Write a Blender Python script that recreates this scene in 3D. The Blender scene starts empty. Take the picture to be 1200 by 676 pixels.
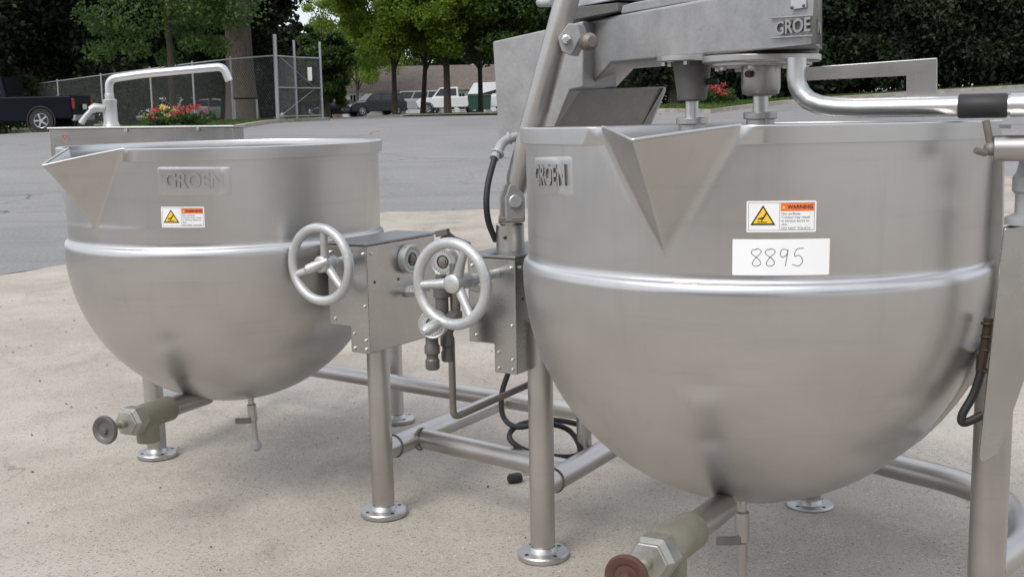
import bpy, bmesh, math, random
import numpy as np
from mathutils import Vector, Matrix
random.seed(7)
PI = math.pi
S = bpy.context.scene
COL = S.collection
V = Vector

# ------------------------------------------------------------------ camera
cam_d = bpy.data.cameras.new('camera'); cam = bpy.data.objects.new('camera', cam_d); COL.objects.link(cam)
pitch, roll = .1518, -.019
cp, sp = math.cos(pitch), math.sin(pitch); cr, sr = math.cos(roll), math.sin(roll)
fwd = V((0, cp, -sp)); up = V((0, sp, cp)); rt = V((1, 0, 0))
r2 = rt*cr + up*sr; u2 = up*cr - rt*sr
M = Matrix((r2, u2, -fwd)).transposed().to_4x4(); M.translation = V((0, 0, 1.1))
cam.matrix_world = M
cam_d.sensor_width = 36; cam_d.lens = 1368.2/1200*36
cam_d.clip_start = .05; cam_d.clip_end = 3000
S.camera = cam

# ------------------------------------------------------------------ light
w = bpy.data.worlds.new('World'); S.world = w; w.use_nodes = True
nt = w.node_tree; nt.nodes.clear()
SUN_EL, SUN_AZ = math.radians(50), math.radians(215)      # azimuth clockwise from +Y
sky = nt.nodes.new('ShaderNodeTexSky'); sky.sky_type = 'NISHITA'; sky.sun_disc = False
sky.sun_elevation = SUN_EL; sky.sun_rotation = SUN_AZ; sky.air_density = 1.0; sky.dust_density = 3.0
mix = nt.nodes.new('ShaderNodeMix'); mix.data_type = 'RGBA'; mix.inputs[0].default_value = .72
nz = nt.nodes.new('ShaderNodeTexNoise'); nz.inputs['Scale'].default_value = 2.2; nz.inputs['Detail'].default_value = 4
ramp = nt.nodes.new('ShaderNodeValToRGB')
ramp.color_ramp.elements[0].position = .3; ramp.color_ramp.elements[0].color = (6.2, 6.7, 7.6, 1)
ramp.color_ramp.elements[1].position = .7; ramp.color_ramp.elements[1].color = (10.5, 10.6, 10.8, 1)
tc = nt.nodes.new('ShaderNodeTexCoord')
bg = nt.nodes.new('ShaderNodeBackground'); bg.inputs[1].default_value = .108
wo = nt.nodes.new('ShaderNodeOutputWorld')
nt.links.new(tc.outputs['Generated'], nz.inputs['Vector']); nt.links.new(nz.outputs['Fac'], ramp.inputs['Fac'])
nt.links.new(sky.outputs[0], mix.inputs[6]); nt.links.new(ramp.outputs[0], mix.inputs[7])
nt.links.new(mix.outputs[2], bg.inputs[0]); nt.links.new(bg.outputs[0], wo.inputs[0])
sd = bpy.data.lights.new('sun', 'SUN'); sd.energy = 1.5; sd.angle = math.radians(28); sd.color = (1, .96, .9)
so = bpy.data.objects.new('sun', sd); COL.objects.link(so)
sdir = V((math.sin(SUN_AZ)*math.cos(SUN_EL), math.cos(SUN_AZ)*math.cos(SUN_EL), math.sin(SUN_EL)))
so.rotation_euler = sdir.to_track_quat('Z', 'Y').to_euler(); so.location = sdir*20
S.view_settings.view_transform = 'Standard'; S.view_settings.look = 'None'
S.view_settings.exposure = 0.40; S.view_settings.gamma = 1
S.render.resolution_x = 1024; S.render.resolution_y = 576

# ------------------------------------------------------------------ materials
class NT:
    def __init__(s, name):
        s.m = bpy.data.materials.new(name); s.m.use_nodes = True; s.t = s.m.node_tree
        s.b = s.t.nodes['Principled BSDF']; s.out = s.t.nodes['Material Output']
    def n(s, typ, **kw):
        x = s.t.nodes.new(typ)
        for k, v in kw.items():
            if k in x.inputs: x.inputs[k].default_value = v
            else: setattr(x, k, v)
        return x
    def l(s, a, b): s.t.links.new(a, b)
    def coord(s, scale=(1, 1, 1), kind='Object'):
        c = s.n('ShaderNodeTexCoord'); m = s.n('ShaderNodeMapping'); m.inputs['Scale'].default_value = scale
        s.l(c.outputs[kind], m.inputs[0]); return m.outputs[0]
    def noise(s, scale, detail=4, rough=.55, vec=None, dist=0):
        x = s.n('ShaderNodeTexNoise'); x.inputs['Scale'].default_value = scale; x.inputs['Detail'].default_value = detail
        x.inputs['Roughness'].default_value = rough; x.inputs['Distortion'].default_value = dist
        if vec is not None: s.l(vec, x.inputs['Vector'])
        return x.outputs['Fac']
    def ramp(s, fac, stops):
        x = s.n('ShaderNodeValToRGB'); e = x.color_ramp.elements
        while len(e) < len(stops): e.new(.5)
        for q, (p, c) in zip(e, stops):
            q.position = p; q.color = (*c, 1) if len(c) == 3 else c
        s.l(fac, x.inputs[0]); return x.outputs[0]
    def mixc(s, fac, a, b, mode='MIX'):
        x = s.n('ShaderNodeMix'); x.data_type = 'RGBA'; x.blend_type = mode
        for i, v in ((0, fac), (6, a), (7, b)):
            if isinstance(v, (int, float)): x.inputs[i].default_value = v
            elif isinstance(v, tuple): x.inputs[i].default_value = (*v, 1) if len(v) == 3 else v
            else: s.l(v, x.inputs[i])
        return x.outputs[2]
    def rng(s, v, a, b, c=0, d=1):
        x = s.n('ShaderNodeMapRange'); x.inputs[1].default_value = c; x.inputs[2].default_value = d
        x.inputs[3].default_value = a; x.inputs[4].default_value = b; s.l(v, x.inputs[0]); return x.outputs[0]
    def bump(s, h, strength=.3, dist=.01):
        x = s.n('ShaderNodeBump'); x.inputs['Strength'].default_value = strength; x.inputs['Distance'].default_value = dist
        s.l(h, x.inputs['Height']); s.l(x.outputs[0], s.b.inputs['Normal'])
    def set(s, **kw):
        for k, v in kw.items():
            k = k.replace('_', ' ')
            i = s.b.inputs[k]
            if hasattr(v, 'is_linked') or isinstance(v, bpy.types.NodeSocket): s.l(v, i)
            elif isinstance(v, tuple): i.default_value = (*v, 1) if len(v) == 3 else v
            else: i.default_value = v

def mat_steel(name, base=(.635, .63, .625), rough=.32, aniso=.65, streak=(6, 6, 260), stain=.12, bmp=.04):
    k = NT(name); co = k.coord()
    big = k.noise(3.2, 5, .6, co)
    blot = k.noise(7, 3, .5, co)
    fine = k.noise(1, 3, .5, k.coord(streak))
    c = k.mixc(k.rng(big, 0, 1, .35, .7), tuple(b*(1-stain) for b in base), base)
    c = k.mixc(k.rng(blot, 0, .10, .52, .75), c, tuple(b*.6 for b in base))
    scr = k.noise(1, 2, .5, k.coord((3, 3, 55))); drip = k.noise(1, 4, .6, k.coord((26, 26, 1.6)))
    c = k.mixc(k.rng(scr, 0, .10, .60, .72), c, tuple(b*.5 for b in base)); c = k.mixc(k.rng(drip, 0, .16, .58, .78), c, tuple(b*.55 for b in base))
    k.set(Base_Color=c, Metallic=1.0, Anisotropic=aniso)
    r = k.n('ShaderNodeMath', operation='ADD')
    k.l(k.rng(big, rough-.04, rough+.05, .3, .7), r.inputs[0]); k.l(k.rng(fine, -.012, .012, .3, .7), r.inputs[1])
    k.set(Roughness=r.outputs[0])
    if aniso:
        t = k.n('ShaderNodeTangent'); t.direction_type = 'RADIAL'; t.axis = 'Z'; k.l(t.outputs[0], k.b.inputs['Tangent'])
    h = k.n('ShaderNodeMath', operation='ADD'); h.inputs[1].default_value = 0
    k.l(k.rng(fine, 0, .0, 0, 1), h.inputs[0]); k.l(k.rng(k.noise(2.1, 1, .4, co), 0, 2.0, 0, 1), h.inputs[1])
    if bmp > .03: k.bump(h.outputs[0], bmp, .004)
    return k.m
steel = mat_steel('brushed_steel', bmp=.09)
letter_edge = mat_steel('dark_letter_edge', (.2, .195, .19), .45, 0)  # darker steel for the letter sides, so the outlines read
cast_edge = None
steel_in = mat_steel('steel_inside', (.5, .49, .48), .3, 0)
tube_m = mat_steel('tube_steel', (.57, .55, .53), .36, 0, (40, 40, 4), .25)
sheet_m = mat_steel('sheet_steel', (.55, .545, .53), .27, 0, (3, 3, 60), .2, .012)
bright_m = mat_steel('bright_steel', (.62, .62, .615), .34, 0, (30, 30, 30), .1, .02)

def mat_cast(name, base=(.40, .40, .405), metallic=.45, rough=.5):
    k = NT(name); co = k.coord()
    a = k.noise(9, 6, .7, co); f = k.noise(90, 3, .6, co); d = k.noise(28, 5, .7, co, .6)
    c = k.mixc(k.rng(a, 0, 1, .35, .65), tuple(b*.82 for b in base), tuple(b*1.1 for b in base))
    c = k.mixc(k.rng(d, 0, .45, .58, .75), c, tuple(b*.55 for b in base))
    k.set(Base_Color=c, Metallic=metallic, Roughness=k.rng(a, rough-.06, rough+.1, .3, .7))
    h = k.n('ShaderNodeMath', operation='ADD'); k.l(k.rng(f, 0, .5), h.inputs[0]); k.l(a, h.inputs[1])
    k.bump(h.outputs[0], .35, .004)
    return k.m
cast_m = mat_cast('silver_painted_casting', (.34, .34, .342), .35, .5)
wheel_m = mat_cast('silver_painted_wheel', (.50, .51, .51), .55, .4)
darkcast_m = mat_cast('dark_casting', (.16, .155, .15), .6, .5)
grime_m = mat_cast('grimy_steel', (.22, .2, .18), .6, .55)
bronze_m = mat_cast('oxidised_bronze', (.24, .228, .18), .35, .55)
rust_m = mat_cast('rusty_red', (.11, .055, .042), .3, .55)

def mat_plain(name, c, rough=.5, metallic=0, var=.15, scale=20, emit=None, spec=None):
    k = NT(name); a = k.noise(scale, 4, .6, k.coord())
    k.set(Base_Color=k.mixc(k.rng(a, 0, 1, .3, .7), tuple(x*(1-var) for x in c), tuple(min(1, x*(1+var)) for x in c)), Roughness=rough, Metallic=metallic)
    if spec is not None: k.set(Specular_IOR_Level=spec)
    return k.m
rubber = mat_plain('black_rubber', (.02, .02, .022), .55)
black = mat_plain('black_ink', (.015, .015, .015), .5)
ink = mat_plain('grey_ink', (.12, .12, .13), .6)
white = mat_plain('white_vinyl', (.80, .81, .82), .38, var=.03)
paper = mat_plain('white_paper', (.84, .85, .86), .6, var=.02)
yellow = mat_plain('yellow_ink', (.85, .55, .03), .4, var=.04)
orange = mat_plain('orange_ink', (.78, .17, .04), .4, var=.08)
galv = mat_plain('galvanised_tube', (.36, .37, .38), .5, .3)
wire_m = mat_plain('galvanised_wire', (.30, .31, .31), .5, .3)
glass_d = mat_plain('dark_glass', (.015, .018, .02), .08)
bark_m = NT('bark'); _c = bark_m.coord((6, 6, 1.2)); _n = bark_m.noise(3, 6, .7, _c)
bark_m.set(Base_Color=bark_m.ramp(_n, [(.3, (.035, .028, .022)), (.7, (.12, .10, .08))]), Roughness=.9); bark_m.bump(_n, .8, .05); bark_m = bark_m.m

def mat_leaf(name, a, b, trans=.35):
    k = NT(name)
    g = k.n('ShaderNodeNewGeometry'); n1 = k.noise(.9, 3, .6, k.coord())
    c = k.mixc(g.outputs['Random Per Island'], a, b)
    c = k.mixc(k.rng(n1, 0, .8, .35, .65), c, tuple(x*.55 for x in a))
    k.set(Base_Color=c, Roughness=.55, Specular_IOR_Level=.3)
    t = k.n('ShaderNodeBsdfTranslucent'); k.l(k.mixc(.5, c, b), t.inputs[0])
    ms = k.n('ShaderNodeMixShader'); ms.inputs[0].default_value = trans
    k.l(k.b.outputs[0], ms.inputs[1]); k.l(t.outputs[0], ms.inputs[2]); k.l(ms.outputs[0], k.out.inputs[0])
    return k.m
leaf_light = mat_leaf('leaf_light', (.15, .26, .035), (.31, .43, .065), .6)
leaf_mid = mat_leaf('leaf_mid', (.05, .10, .025), (.11, .19, .045), .4)
leaf_dark = mat_leaf('leaf_dark', (.010, .022, .009), (.03, .055, .018), .2)
leaf_hedge = mat_leaf('leaf_hedge', (.008, .018, .007), (.035, .06, .02), .15)

def crack(k, c, scale, thin, col, lo, hi, seedv=(0, 0, 0)):
    cc = k.n('ShaderNodeTexCoord'); nd = k.n('ShaderNodeTexNoise'); nd.inputs['Scale'].default_value = scale*3.1; nd.inputs['Detail'].default_value = 6; k.l(cc.outputs['Object'], nd.inputs['Vector'])
    sc_ = k.n('ShaderNodeVectorMath', operation='SCALE'); sc_.inputs['Scale'].default_value = .55/scale*.45; k.l(nd.outputs['Color'], sc_.inputs[0])
    ad = k.n('ShaderNodeVectorMath', operation='ADD'); k.l(cc.outputs['Object'], ad.inputs[0]); k.l(sc_.outputs[0], ad.inputs[1])
    vo = k.n('ShaderNodeTexVoronoi'); vo.feature = 'DISTANCE_TO_EDGE'; vo.inputs['Scale'].default_value = scale; k.l(ad.outputs[0], vo.inputs['Vector'])
    mk_ = k.noise(scale*1.3, 3, .6, k.coord())
    m_ = k.n('ShaderNodeMath', operation='MULTIPLY'); k.l(k.rng(vo.outputs['Distance'], 1, 0, thin*.4, thin), m_.inputs[0]); k.l(k.rng(mk_, 0, 1, lo, hi), m_.inputs[1])
    return k.mixc(m_.outputs[0], c, col)
# concrete
k = NT('concrete_slab'); co = k.coord()
n1 = k.noise(.9, 6, .62, co, .3); n2 = k.noise(5, 6, .65, co); n3 = k.noise(140, 3, .6, co); n4 = k.noise(420, 2, .5, co)
c = k.ramp(n1, [(.3, (.27, .24, .205)), (.5, (.385, .35, .305)), (.72, (.47, .435, .39))])
c = k.mixc(k.rng(n2, 0, .5, .45, .75), c, (.28, .24, .205))
c = k.mixc(k.rng(n3, 0, .9, .55, .68), c, (.17, .145, .12))
c = k.mixc(k.rng(n4, 0, .8, .57, .66), c, (.66, .62, .56))
v = k.n('ShaderNodeTexVoronoi'); v.inputs['Scale'].default_value = 60; v.inputs['Randomness'].default_value = 1; k.l(co, v.inputs['Vector'])
rnd = k.n('ShaderNodeSeparateColor'); k.l(v.outputs['Color'], rnd.inputs[0])
sel = k.n('ShaderNodeMath', operation='MULTIPLY'); k.l(k.rng(v.outputs['Distance'], 1, 0, .12, .26), sel.inputs[0]); k.l(k.rng(rnd.outputs[0], 0, 1, .66, .70), sel.inputs[1])
stone = k.mixc(rnd.outputs[1], (.09, .07, .06), (.62, .58, .54))
c = k.mixc(sel.outputs[0], c, stone)
# dark run-off stains with shapes of their own
n5 = k.noise(1.6, 8, .75, k.coord((1, .55, 1)), 1.2)
c = k.mixc(k.rng(n5, 0, .6, .54, .74), c, (.19, .165, .135))
c = crack(k, c, .55, .0022, (.16, .14, .12), .56, .66)
c = crack(k, c, 2.6, .005, (.20, .17, .145), .60, .70)
k.set(Base_Color=c, Roughness=.88, Specular_IOR_Level=.25)
h = k.n('ShaderNodeMath', operation='ADD'); k.l(n3, h.inputs[0]); k.l(k.rng(n4, 0, .6), h.inputs[1]); k.bump(h.outputs[0], .35, .004)
concrete = k.m
# asphalt
k = NT('asphalt'); co = k.coord()
n1 = k.noise(.18, 6, .6, co, .5); n2 = k.noise(30, 5, .7, co); n3 = k.noise(1.3, 6, .7, k.coord((.35, 1.6, 1)), .6)
c = k.ramp(n1, [(.3, (.19, .19, .19)), (.7, (.26, .257, .255))])
c = k.mixc(k.rng(n3, 0, .5, .5, .75), c, (.13, .13, .13))
c = k.mixc(k.rng(n2, 0, .8, .5, .72), c, (.38, .37, .36))
c = crack(k, c, .14, .004, (.09, .09, .09), .46, .58)
c = crack(k, c, .6, .009, (.12, .12, .12), .56, .68)
k.set(Base_Color=c, Roughness=.9, Specular_IOR_Level=.25); k.bump(n2, .5, .01)
asphalt = k.m
k = NT('grass_soil'); n1 = k.noise(.5, 5, .6, k.coord()); n2 = k.noise(12, 4, .7, k.coord())
c = k.ramp(n1, [(.3, (.05, .085, .02)), (.7, (.09, .13, .035))]); c = k.mixc(k.rng(n2, 0, .7, .4, .7), c, (.13, .15, .06))
k.set(Base_Color=c, Roughness=.95); k.bump(n2, .8, .05); grass_m = k.m
kerb_m = mat_plain('kerb_concrete', (.30, .275, .235), .9, var=.3, scale=4)

# ------------------------------------------------------------------ mesh helpers
ORI = {}
def frame_from(d):
    d = V(d).normalized(); a = V((0, 0, 1)) if abs(d.z) < .9 else V((1, 0, 0))
    x = a.cross(d).normalized(); y = d.cross(x); return x, y, d
class MB:
    def __init__(s): s.v = []; s.f = []; s.m = []; s.cur = 0
    def mat(s, i): s.cur = i; return s
    def add(s, vs, fs):
        o = len(s.v); s.v += [tuple(p) for p in vs]; s.f += [tuple(i+o for i in f) for f in fs]; s.m += [s.cur]*len(fs); return s
    def box(s, c, size, ax=None):
        c = V(c); X, Y, Z = ax if ax else (V((1, 0, 0)), V((0, 1, 0)), V((0, 0, 1)))
        a, b, d = [q/2 for q in size]
        vs = [c+X*(i*a)+Y*(j*b)+Z*(l*d) for i in (-1, 1) for j in (-1, 1) for l in (-1, 1)]
        return s.add(vs, [(0, 1, 3, 2), (4, 6, 7, 5), (0, 4, 5, 1), (2, 3, 7, 6), (0, 2, 6, 4), (1, 5, 7, 3)])
    def tube(s, pts, r, seg=20, cap=True):
        pts = [V(p) for p in pts]; n = len(pts); rs = r if isinstance(r, (list, tuple)) else [r]*n
        tg = [((pts[min(i+1, n-1)]-pts[i]).normalized()+(pts[i]-pts[max(i-1, 0)]).normalized()) for i in range(n)]
        x, y, d = frame_from(tg[0]); vs = []
        for i, p in enumerate(pts):
            t = tg[i].normalized(); x = (x-t*x.dot(t)).normalized(); y = t.cross(x)
            for q in range(seg):
                a = 2*PI*q/seg; vs.append(p+(x*math.cos(a)+y*math.sin(a))*rs[i])
        fs = [(i*seg+q, i*seg+(q+1) % seg, (i+1)*seg+(q+1) % seg, (i+1)*seg+q) for i in range(n-1) for q in range(seg)]
        if cap: fs += [tuple(range(seg))[::-1], tuple(range((n-1)*seg, n*seg))]
        return s.add(vs, fs)
    def lathe(s, prof, o, d, seg=32, cap=True):      # prof: (radius, along)
        x, y, z = frame_from(d); o = V(o); vs = []
        for (r, t) in prof:
            for q in range(seg):
                a = 2*PI*q/seg; vs.append(o+z*t+(x*math.cos(a)+y*math.sin(a))*r)
        n = len(prof)
        fs = [(i*seg+q, i*seg+(q+1) % seg, (i+1)*seg+(q+1) % seg, (i+1)*seg+q) for i in range(n-1) for q in range(seg)]
        if cap: fs += [tuple(range(seg))[::-1], tuple(range((n-1)*seg, n*seg))]
        return s.add(vs, fs)
    def torus(s, c, d, R, r, seg=48, sub=14):
        x, y, z = frame_from(d); c = V(c); vs = []
        for i in range(seg):
            a = 2*PI*i/seg; e = x*math.cos(a)+y*math.sin(a)
            for j in range(sub):
                b = 2*PI*j/sub; vs.append(c+e*(R+r*math.cos(b))+z*(r*math.sin(b)))
        return s.add(vs, [(i*sub+j, ((i+1) % seg)*sub+j, ((i+1) % seg)*sub+(j+1) % sub, i*sub+(j+1) % sub) for i in range(seg) for j in range(sub)])
    def prism(s, poly, depth):                       # poly: 3d points, depth: vector
        n = len(poly); d = V(depth); vs = [V(p) for p in poly]+[V(p)+d for p in poly]
        return s.add(vs, [tuple(range(n))[::-1], tuple(range(n, 2*n))]+[(i, (i+1) % n, n+(i+1) % n, n+i) for i in range(n)])
    def sphere(s, c, r, seg=12, sc=(1, 1, 1)):
        c = V(c); vs = []; n = seg//2
        for i in range(n+1):
            t = PI*i/n
            for q in range(seg):
                a = 2*PI*q/seg; vs.append(c+V((math.sin(t)*math.cos(a)*sc[0], math.sin(t)*math.sin(a)*sc[1], math.cos(t)*sc[2]))*r)
        return s.add(vs, [(i*seg+q, (i+1)*seg+q, (i+1)*seg+(q+1) % seg, i*seg+(q+1) % seg) for i in range(n) for q in range(seg)])
    def mesh(s, name, mats, parent=None, smooth=35, bevel=0, bseg=2, label=None):
        o0 = ORI.get(parent.name, V((0, 0, 0))) if parent else V((0, 0, 0))
        me = bpy.data.meshes.new(name); me.from_pydata([tuple(V(p)-o0) for p in s.v], [], s.f)
        if not isinstance(mats, (list, tuple)): mats = [mats]
        for m in mats: me.materials.append(m)
        me.polygons.foreach_set('material_index', s.m)
        bm = bmesh.new(); bm.from_mesh(me)
        bmesh.ops.remove_doubles(bm, verts=bm.verts, dist=1e-6)
        bmesh.ops.recalc_face_normals(bm, faces=bm.faces); bm.to_mesh(me); bm.free()
        me.update()
        if smooth:
            me.polygons.foreach_set('use_smooth', [True]*len(me.polygons)); me.set_sharp_from_angle(angle=math.radians(smooth))
        o = bpy.data.objects.new(name, me); COL.objects.link(o)
        if parent: o.parent = parent; ORI[o.name] = o0
        if bevel:
            b = o.modifiers.new('bevel', 'BEVEL'); b.width = bevel; b.segments = bseg; b.limit_method = 'ANGLE'; b.angle_limit = math.radians(40)
            b.harden_normals = True
        if label: o['label'] = label
        return o
def thing(name, label, cat, loc=(0, 0, 0), group=None):
    o = bpy.data.objects.new(name, None); COL.objects.link(o); o.location = loc; o.empty_display_size = .1
    o['label'] = label; o['category'] = cat
    if group: o['group'] = group
    ORI[o.name] = V(loc); return o
def tag(o, label=None, cat=None, group=None, kind=None):
    for a, b in (('label', label), ('category', cat), ('group', group), ('kind', kind)):
        if b: o[a] = b
    return o
def arc(c, e1, e2, r, a0, a1, n=8):
    c = V(c); return [c+(V(e1)*math.cos(math.radians(a0+(a1-a0)*i/n))+V(e2)*math.sin(math.radians(a0+(a1-a0)*i/n)))*r for i in range(n+1)]
def catmull(pts, n=8):
    P = [V(p) for p in pts]; P = [P[0]*2-P[1]]+P+[P[-1]*2-P[-2]]; out = []
    for i in range(1, len(P)-2):
        for j in range(n):
            t = j/n; a, b, c, d = P[i-1:i+3]
            out.append(.5*((2*b)+(c-a)*t+(2*a-5*b+4*c-d)*t*t+(3*b-a-3*c+d)*t**3))
    out.append(P[-2]); return out
def fillet(pts, r=.03, n=6):
    P = [V(p) for p in pts]; out = [P[0]]
    for i in range(1, len(P)-1):
        a = (P[i-1]-P[i]); b = (P[i+1]-P[i]); k = min(r, a.length*.45, b.length*.45)
        p0 = P[i]+a.normalized()*k; p1 = P[i]+b.normalized()*k
        for j in range(n+1):
            t = j/n; out.append(p0*(1-t)**2+P[i]*2*t*(1-t)+p1*t*t)
    out.append(P[-1]); return out
def side_faces(g):
    out = []
    for f in g[1]:
        a, b, c = [V(g[0][i]) for i in f[:3]]; n_ = (b-a).cross(c-a)
        out.append(abs(n_.z) < .5*n_.length)
    return out
def text_geo(body, size, extrude, bold=False, xs=1.0):
    cu = bpy.data.curves.new('txt', 'FONT'); cu.body = body; cu.size = size; cu.extrude = extrude
    cu.align_x = 'CENTER'; cu.align_y = 'CENTER'; cu.resolution_u = 3
    if bold: cu.offset = size*.022
    ob = bpy.data.objects.new('txt', cu); COL.objects.link(ob); bpy.context.view_layer.update()
    me = bpy.data.meshes.new_from_object(ob.evaluated_get(bpy.context.evaluated_depsgraph_get()))
    vs = [(v.co.x*xs, v.co.y, v.co.z) for v in me.vertices]; fs = [tuple(p.vertices) for p in me.polygons]
    bpy.data.objects.remove(ob); bpy.data.meshes.remove(me); bpy.data.curves.remove(cu)
    return vs, fs

# ------------------------------------------------------------------ terrain
def gh(x, y):
    t = min(max((y-13.2)/21, 0), 1); t = t*t*(3-2*t)
    if x > 0: h = .90+.036*min(x, 60)
    elif x > -9: h = .90+.006*x
    else: h = .846+.03*max(x+9, -12)
    return t*h
def sheet(name, poly, step, dz, m, kind='structure', thick=0, xr=None):
    bm = bmesh.new(); f = bm.faces.new([bm.verts.new((x, y, 0)) for x, y in poly])
    xs = [p[0] for p in poly]; ys = [p[1] for p in poly]
    bmesh.ops.triangulate(bm, faces=bm.faces[:])
    def cut(lo, hi, ax):
        q = math.ceil(lo/step)*step
        while q < hi:
            co = V((q, 0, 0)) if ax == 0 else V((0, q, 0)); no = V((1, 0, 0)) if ax == 0 else V((0, 1, 0))
            bmesh.ops.bisect_plane(bm, geom=bm.verts[:]+bm.edges[:]+bm.faces[:], plane_co=co, plane_no=no, dist=1e-5)
            q += step if abs(q) < 60 else step*6
    cut(max(min(xs), -300), min(max(xs), 300), 0); cut(max(min(ys), 10), min(max(ys), 300), 1)
    bmesh.ops.triangulate(bm, faces=bm.faces[:])
    for v in bm.verts: v.co.z = gh(v.co.x, v.co.y)+dz
    if thick:
        e = bmesh.ops.extrude_edge_only(bm, edges=[e for e in bm.edges if e.is_boundary])
        for v in e['geom']:
            if isinstance(v, bmesh.types.BMVert): v.co.z -= thick
    bmesh.ops.recalc_face_normals(bm, faces=bm.faces)
    me = bpy.data.meshes.new(name); bm.to_mesh(me); bm.free()
    me.materials.append(m); me.polygons.foreach_set('use_smooth', [not thick]*len(me.polygons))
    o = bpy.data.objects.new(name, me); COL.objects.link(o); o['kind'] = kind
    return o
sheet('asphalt_lot', [(-1500, -400), (1500, -400), (1500, 1500), (-1500, 1500)], 2.0, 0, asphalt)
_sl = [(40, -45), (14, 18), (6.5, 16), (4.5, 13.1), (-.3, 12.95), (-1.35, 12.9), (-7.6, 0), (-20, -45)]
_jag = []; _r = random.Random(3)
for a, b in zip(_sl[1:-2], _sl[2:-1]):
    n_ = int(math.dist(a, b)/.25)
    for i in range(n_): _jag.append((a[0]+(b[0]-a[0])*i/n_+_r.uniform(-.03, .03), a[1]+(b[1]-a[1])*i/n_+_r.uniform(-.05, .05)))
sheet('concrete_slab', [(40, -45)]+_jag+[(-7.6, 0), (-20, -45)], 50, .010, concrete)
mj = MB()
for a, b in (((1.5, 11.0, .0115), (9, 11.6, .0115)),):
    a = V(a); b = V(b); n_ = (b-a).cross(V((0, 0, 1))).normalized()*.004
    mj.add([a-n_, b-n_, b+n_, a+n_], [(0, 1, 2, 3)])
joint = mj.mesh('slab_joint', mat_plain('joint_dirt', (.13, .11, .09), .95), smooth=0); joint['kind'] = 'structure'

lawn_a = [(-60, 52), (-17, 46), (-14.4, 42), (-10.6, 28.3), (-8.2, 27.8), (-6.9, 29), (-6.5, 34), (-6.3, 41), (-8.0, 46), (-14.0, 84)]
lawn_b = [(-6.4, 71), (-6.3, 62), (-5.4, 59.5), (-3.5, 59), (-.8, 60), (1.4, 52), (2.8, 38), (3.8, 31), (5.0, 29.2), (7.4, 31.6), (11, 33.2), (15.2, 34.6), (30, 41), (80, 60)]
sheet('lawn_ground', lawn_a+[(-120, 84), (-120, 60)], 2.0, .05, grass_m, thick=.3)
sheet('lawn_ground', lawn_b+[(80, 400), (5, 400), (5, 73)], 2.0, .05, grass_m, thick=.3)
sheet('lawn_ground', [(-300, 114), (4, 114), (4, 400), (-300, 400)], 6.0, .05, grass_m, thick=.3)
for pts in (lawn_a, lawn_b):
    dense = []
    for (a, b) in zip(pts[:-1], pts[1:]):
        n_ = max(1, int(math.dist(a, b)/1.5))
        for i in range(n_): dense.append((a[0]+(b[0]-a[0])*i/n_, a[1]+(b[1]-a[1])*i/n_))
    vs = []; mk = MB()
    for i, p in enumerate(dense):
        q = dense[min(i+1, len(dense)-1)]; r_ = dense[max(i-1, 0)]
        t = V((q[0]-r_[0], q[1]-r_[1], 0)).normalized(); nn = V((t.y, -t.x, 0))
        P = V((p[0], p[1], gh(*p)))
        vs += [P+nn*.10+V((0, 0, -.05)), P+nn*.08+V((0, 0, .09)), P-nn*.08+V((0, 0, .095)), P-nn*.1+V((0, 0, -.05))]
    mk.add(vs, [(i*4+j, i*4+4+j, i*4+5+j, i*4+1+j) for i in range(len(dense)-1) for j in range(3)])
    o = mk.mesh('kerb', kerb_m, smooth=0); o['kind'] = 'structure'
def inside(x, y, poly):
    c = False; n = len(poly)
    for i in range(n):
        (x0, y0), (x1, y1) = poly[i], poly[i-1]
        if (y0 > y) != (y1 > y) and x < (x1-x0)*(y-y0)/(y1-y0)+x0: c = not c
    return c
# grass blades on the visible lawns
def grass_patch(name, boxes, n, label):
    rs = np.random.RandomState(5); tot = []
    for (x0, x1, y0, y1) in boxes:
        X = rs.uniform(x0, x1, n); Y = rs.uniform(y0, y1, n)
        for x, y in zip(X, Y):
            if not (inside(x, y, lawn_a+[(-120, 84), (-120, 60)]) or inside(x, y, lawn_b+[(80, 400), (5, 400), (5, 73)])): continue
            z = gh(x, y)+.05; a = rs.uniform(0, 6.28); hgt = rs.uniform(.03, .085); wd = .014
            dx, dy = math.cos(a)*wd, math.sin(a)*wd
            tot.append(((x-dx, y-dy, z), (x+dx, y+dy, z), (x+rs.uniform(-.06, .06), y+rs.uniform(-.06, .06), z+hgt)))
    me = bpy.data.meshes.new(name); me.from_pydata([p for t in tot for p in t], [], [(3*i, 3*i+1, 3*i+2) for i in range(len(tot))])
    me.materials.append(mat_leaf('grass_blade', (.06, .11, .02), (.12, .19, .045), .3))
    o = bpy.data.objects.new(name, me); COL.objects.link(o); tag(o, label, 'grass', None, 'stuff'); return o
grass_patch('grass', [(-14, -6.4, 28, 45), (3.6, 9, 29.5, 40), (9, 16, 32.5, 40), (-6.4, 0, 59, 66)], 16000, 'short green lawn grass growing behind the kerb')

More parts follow.
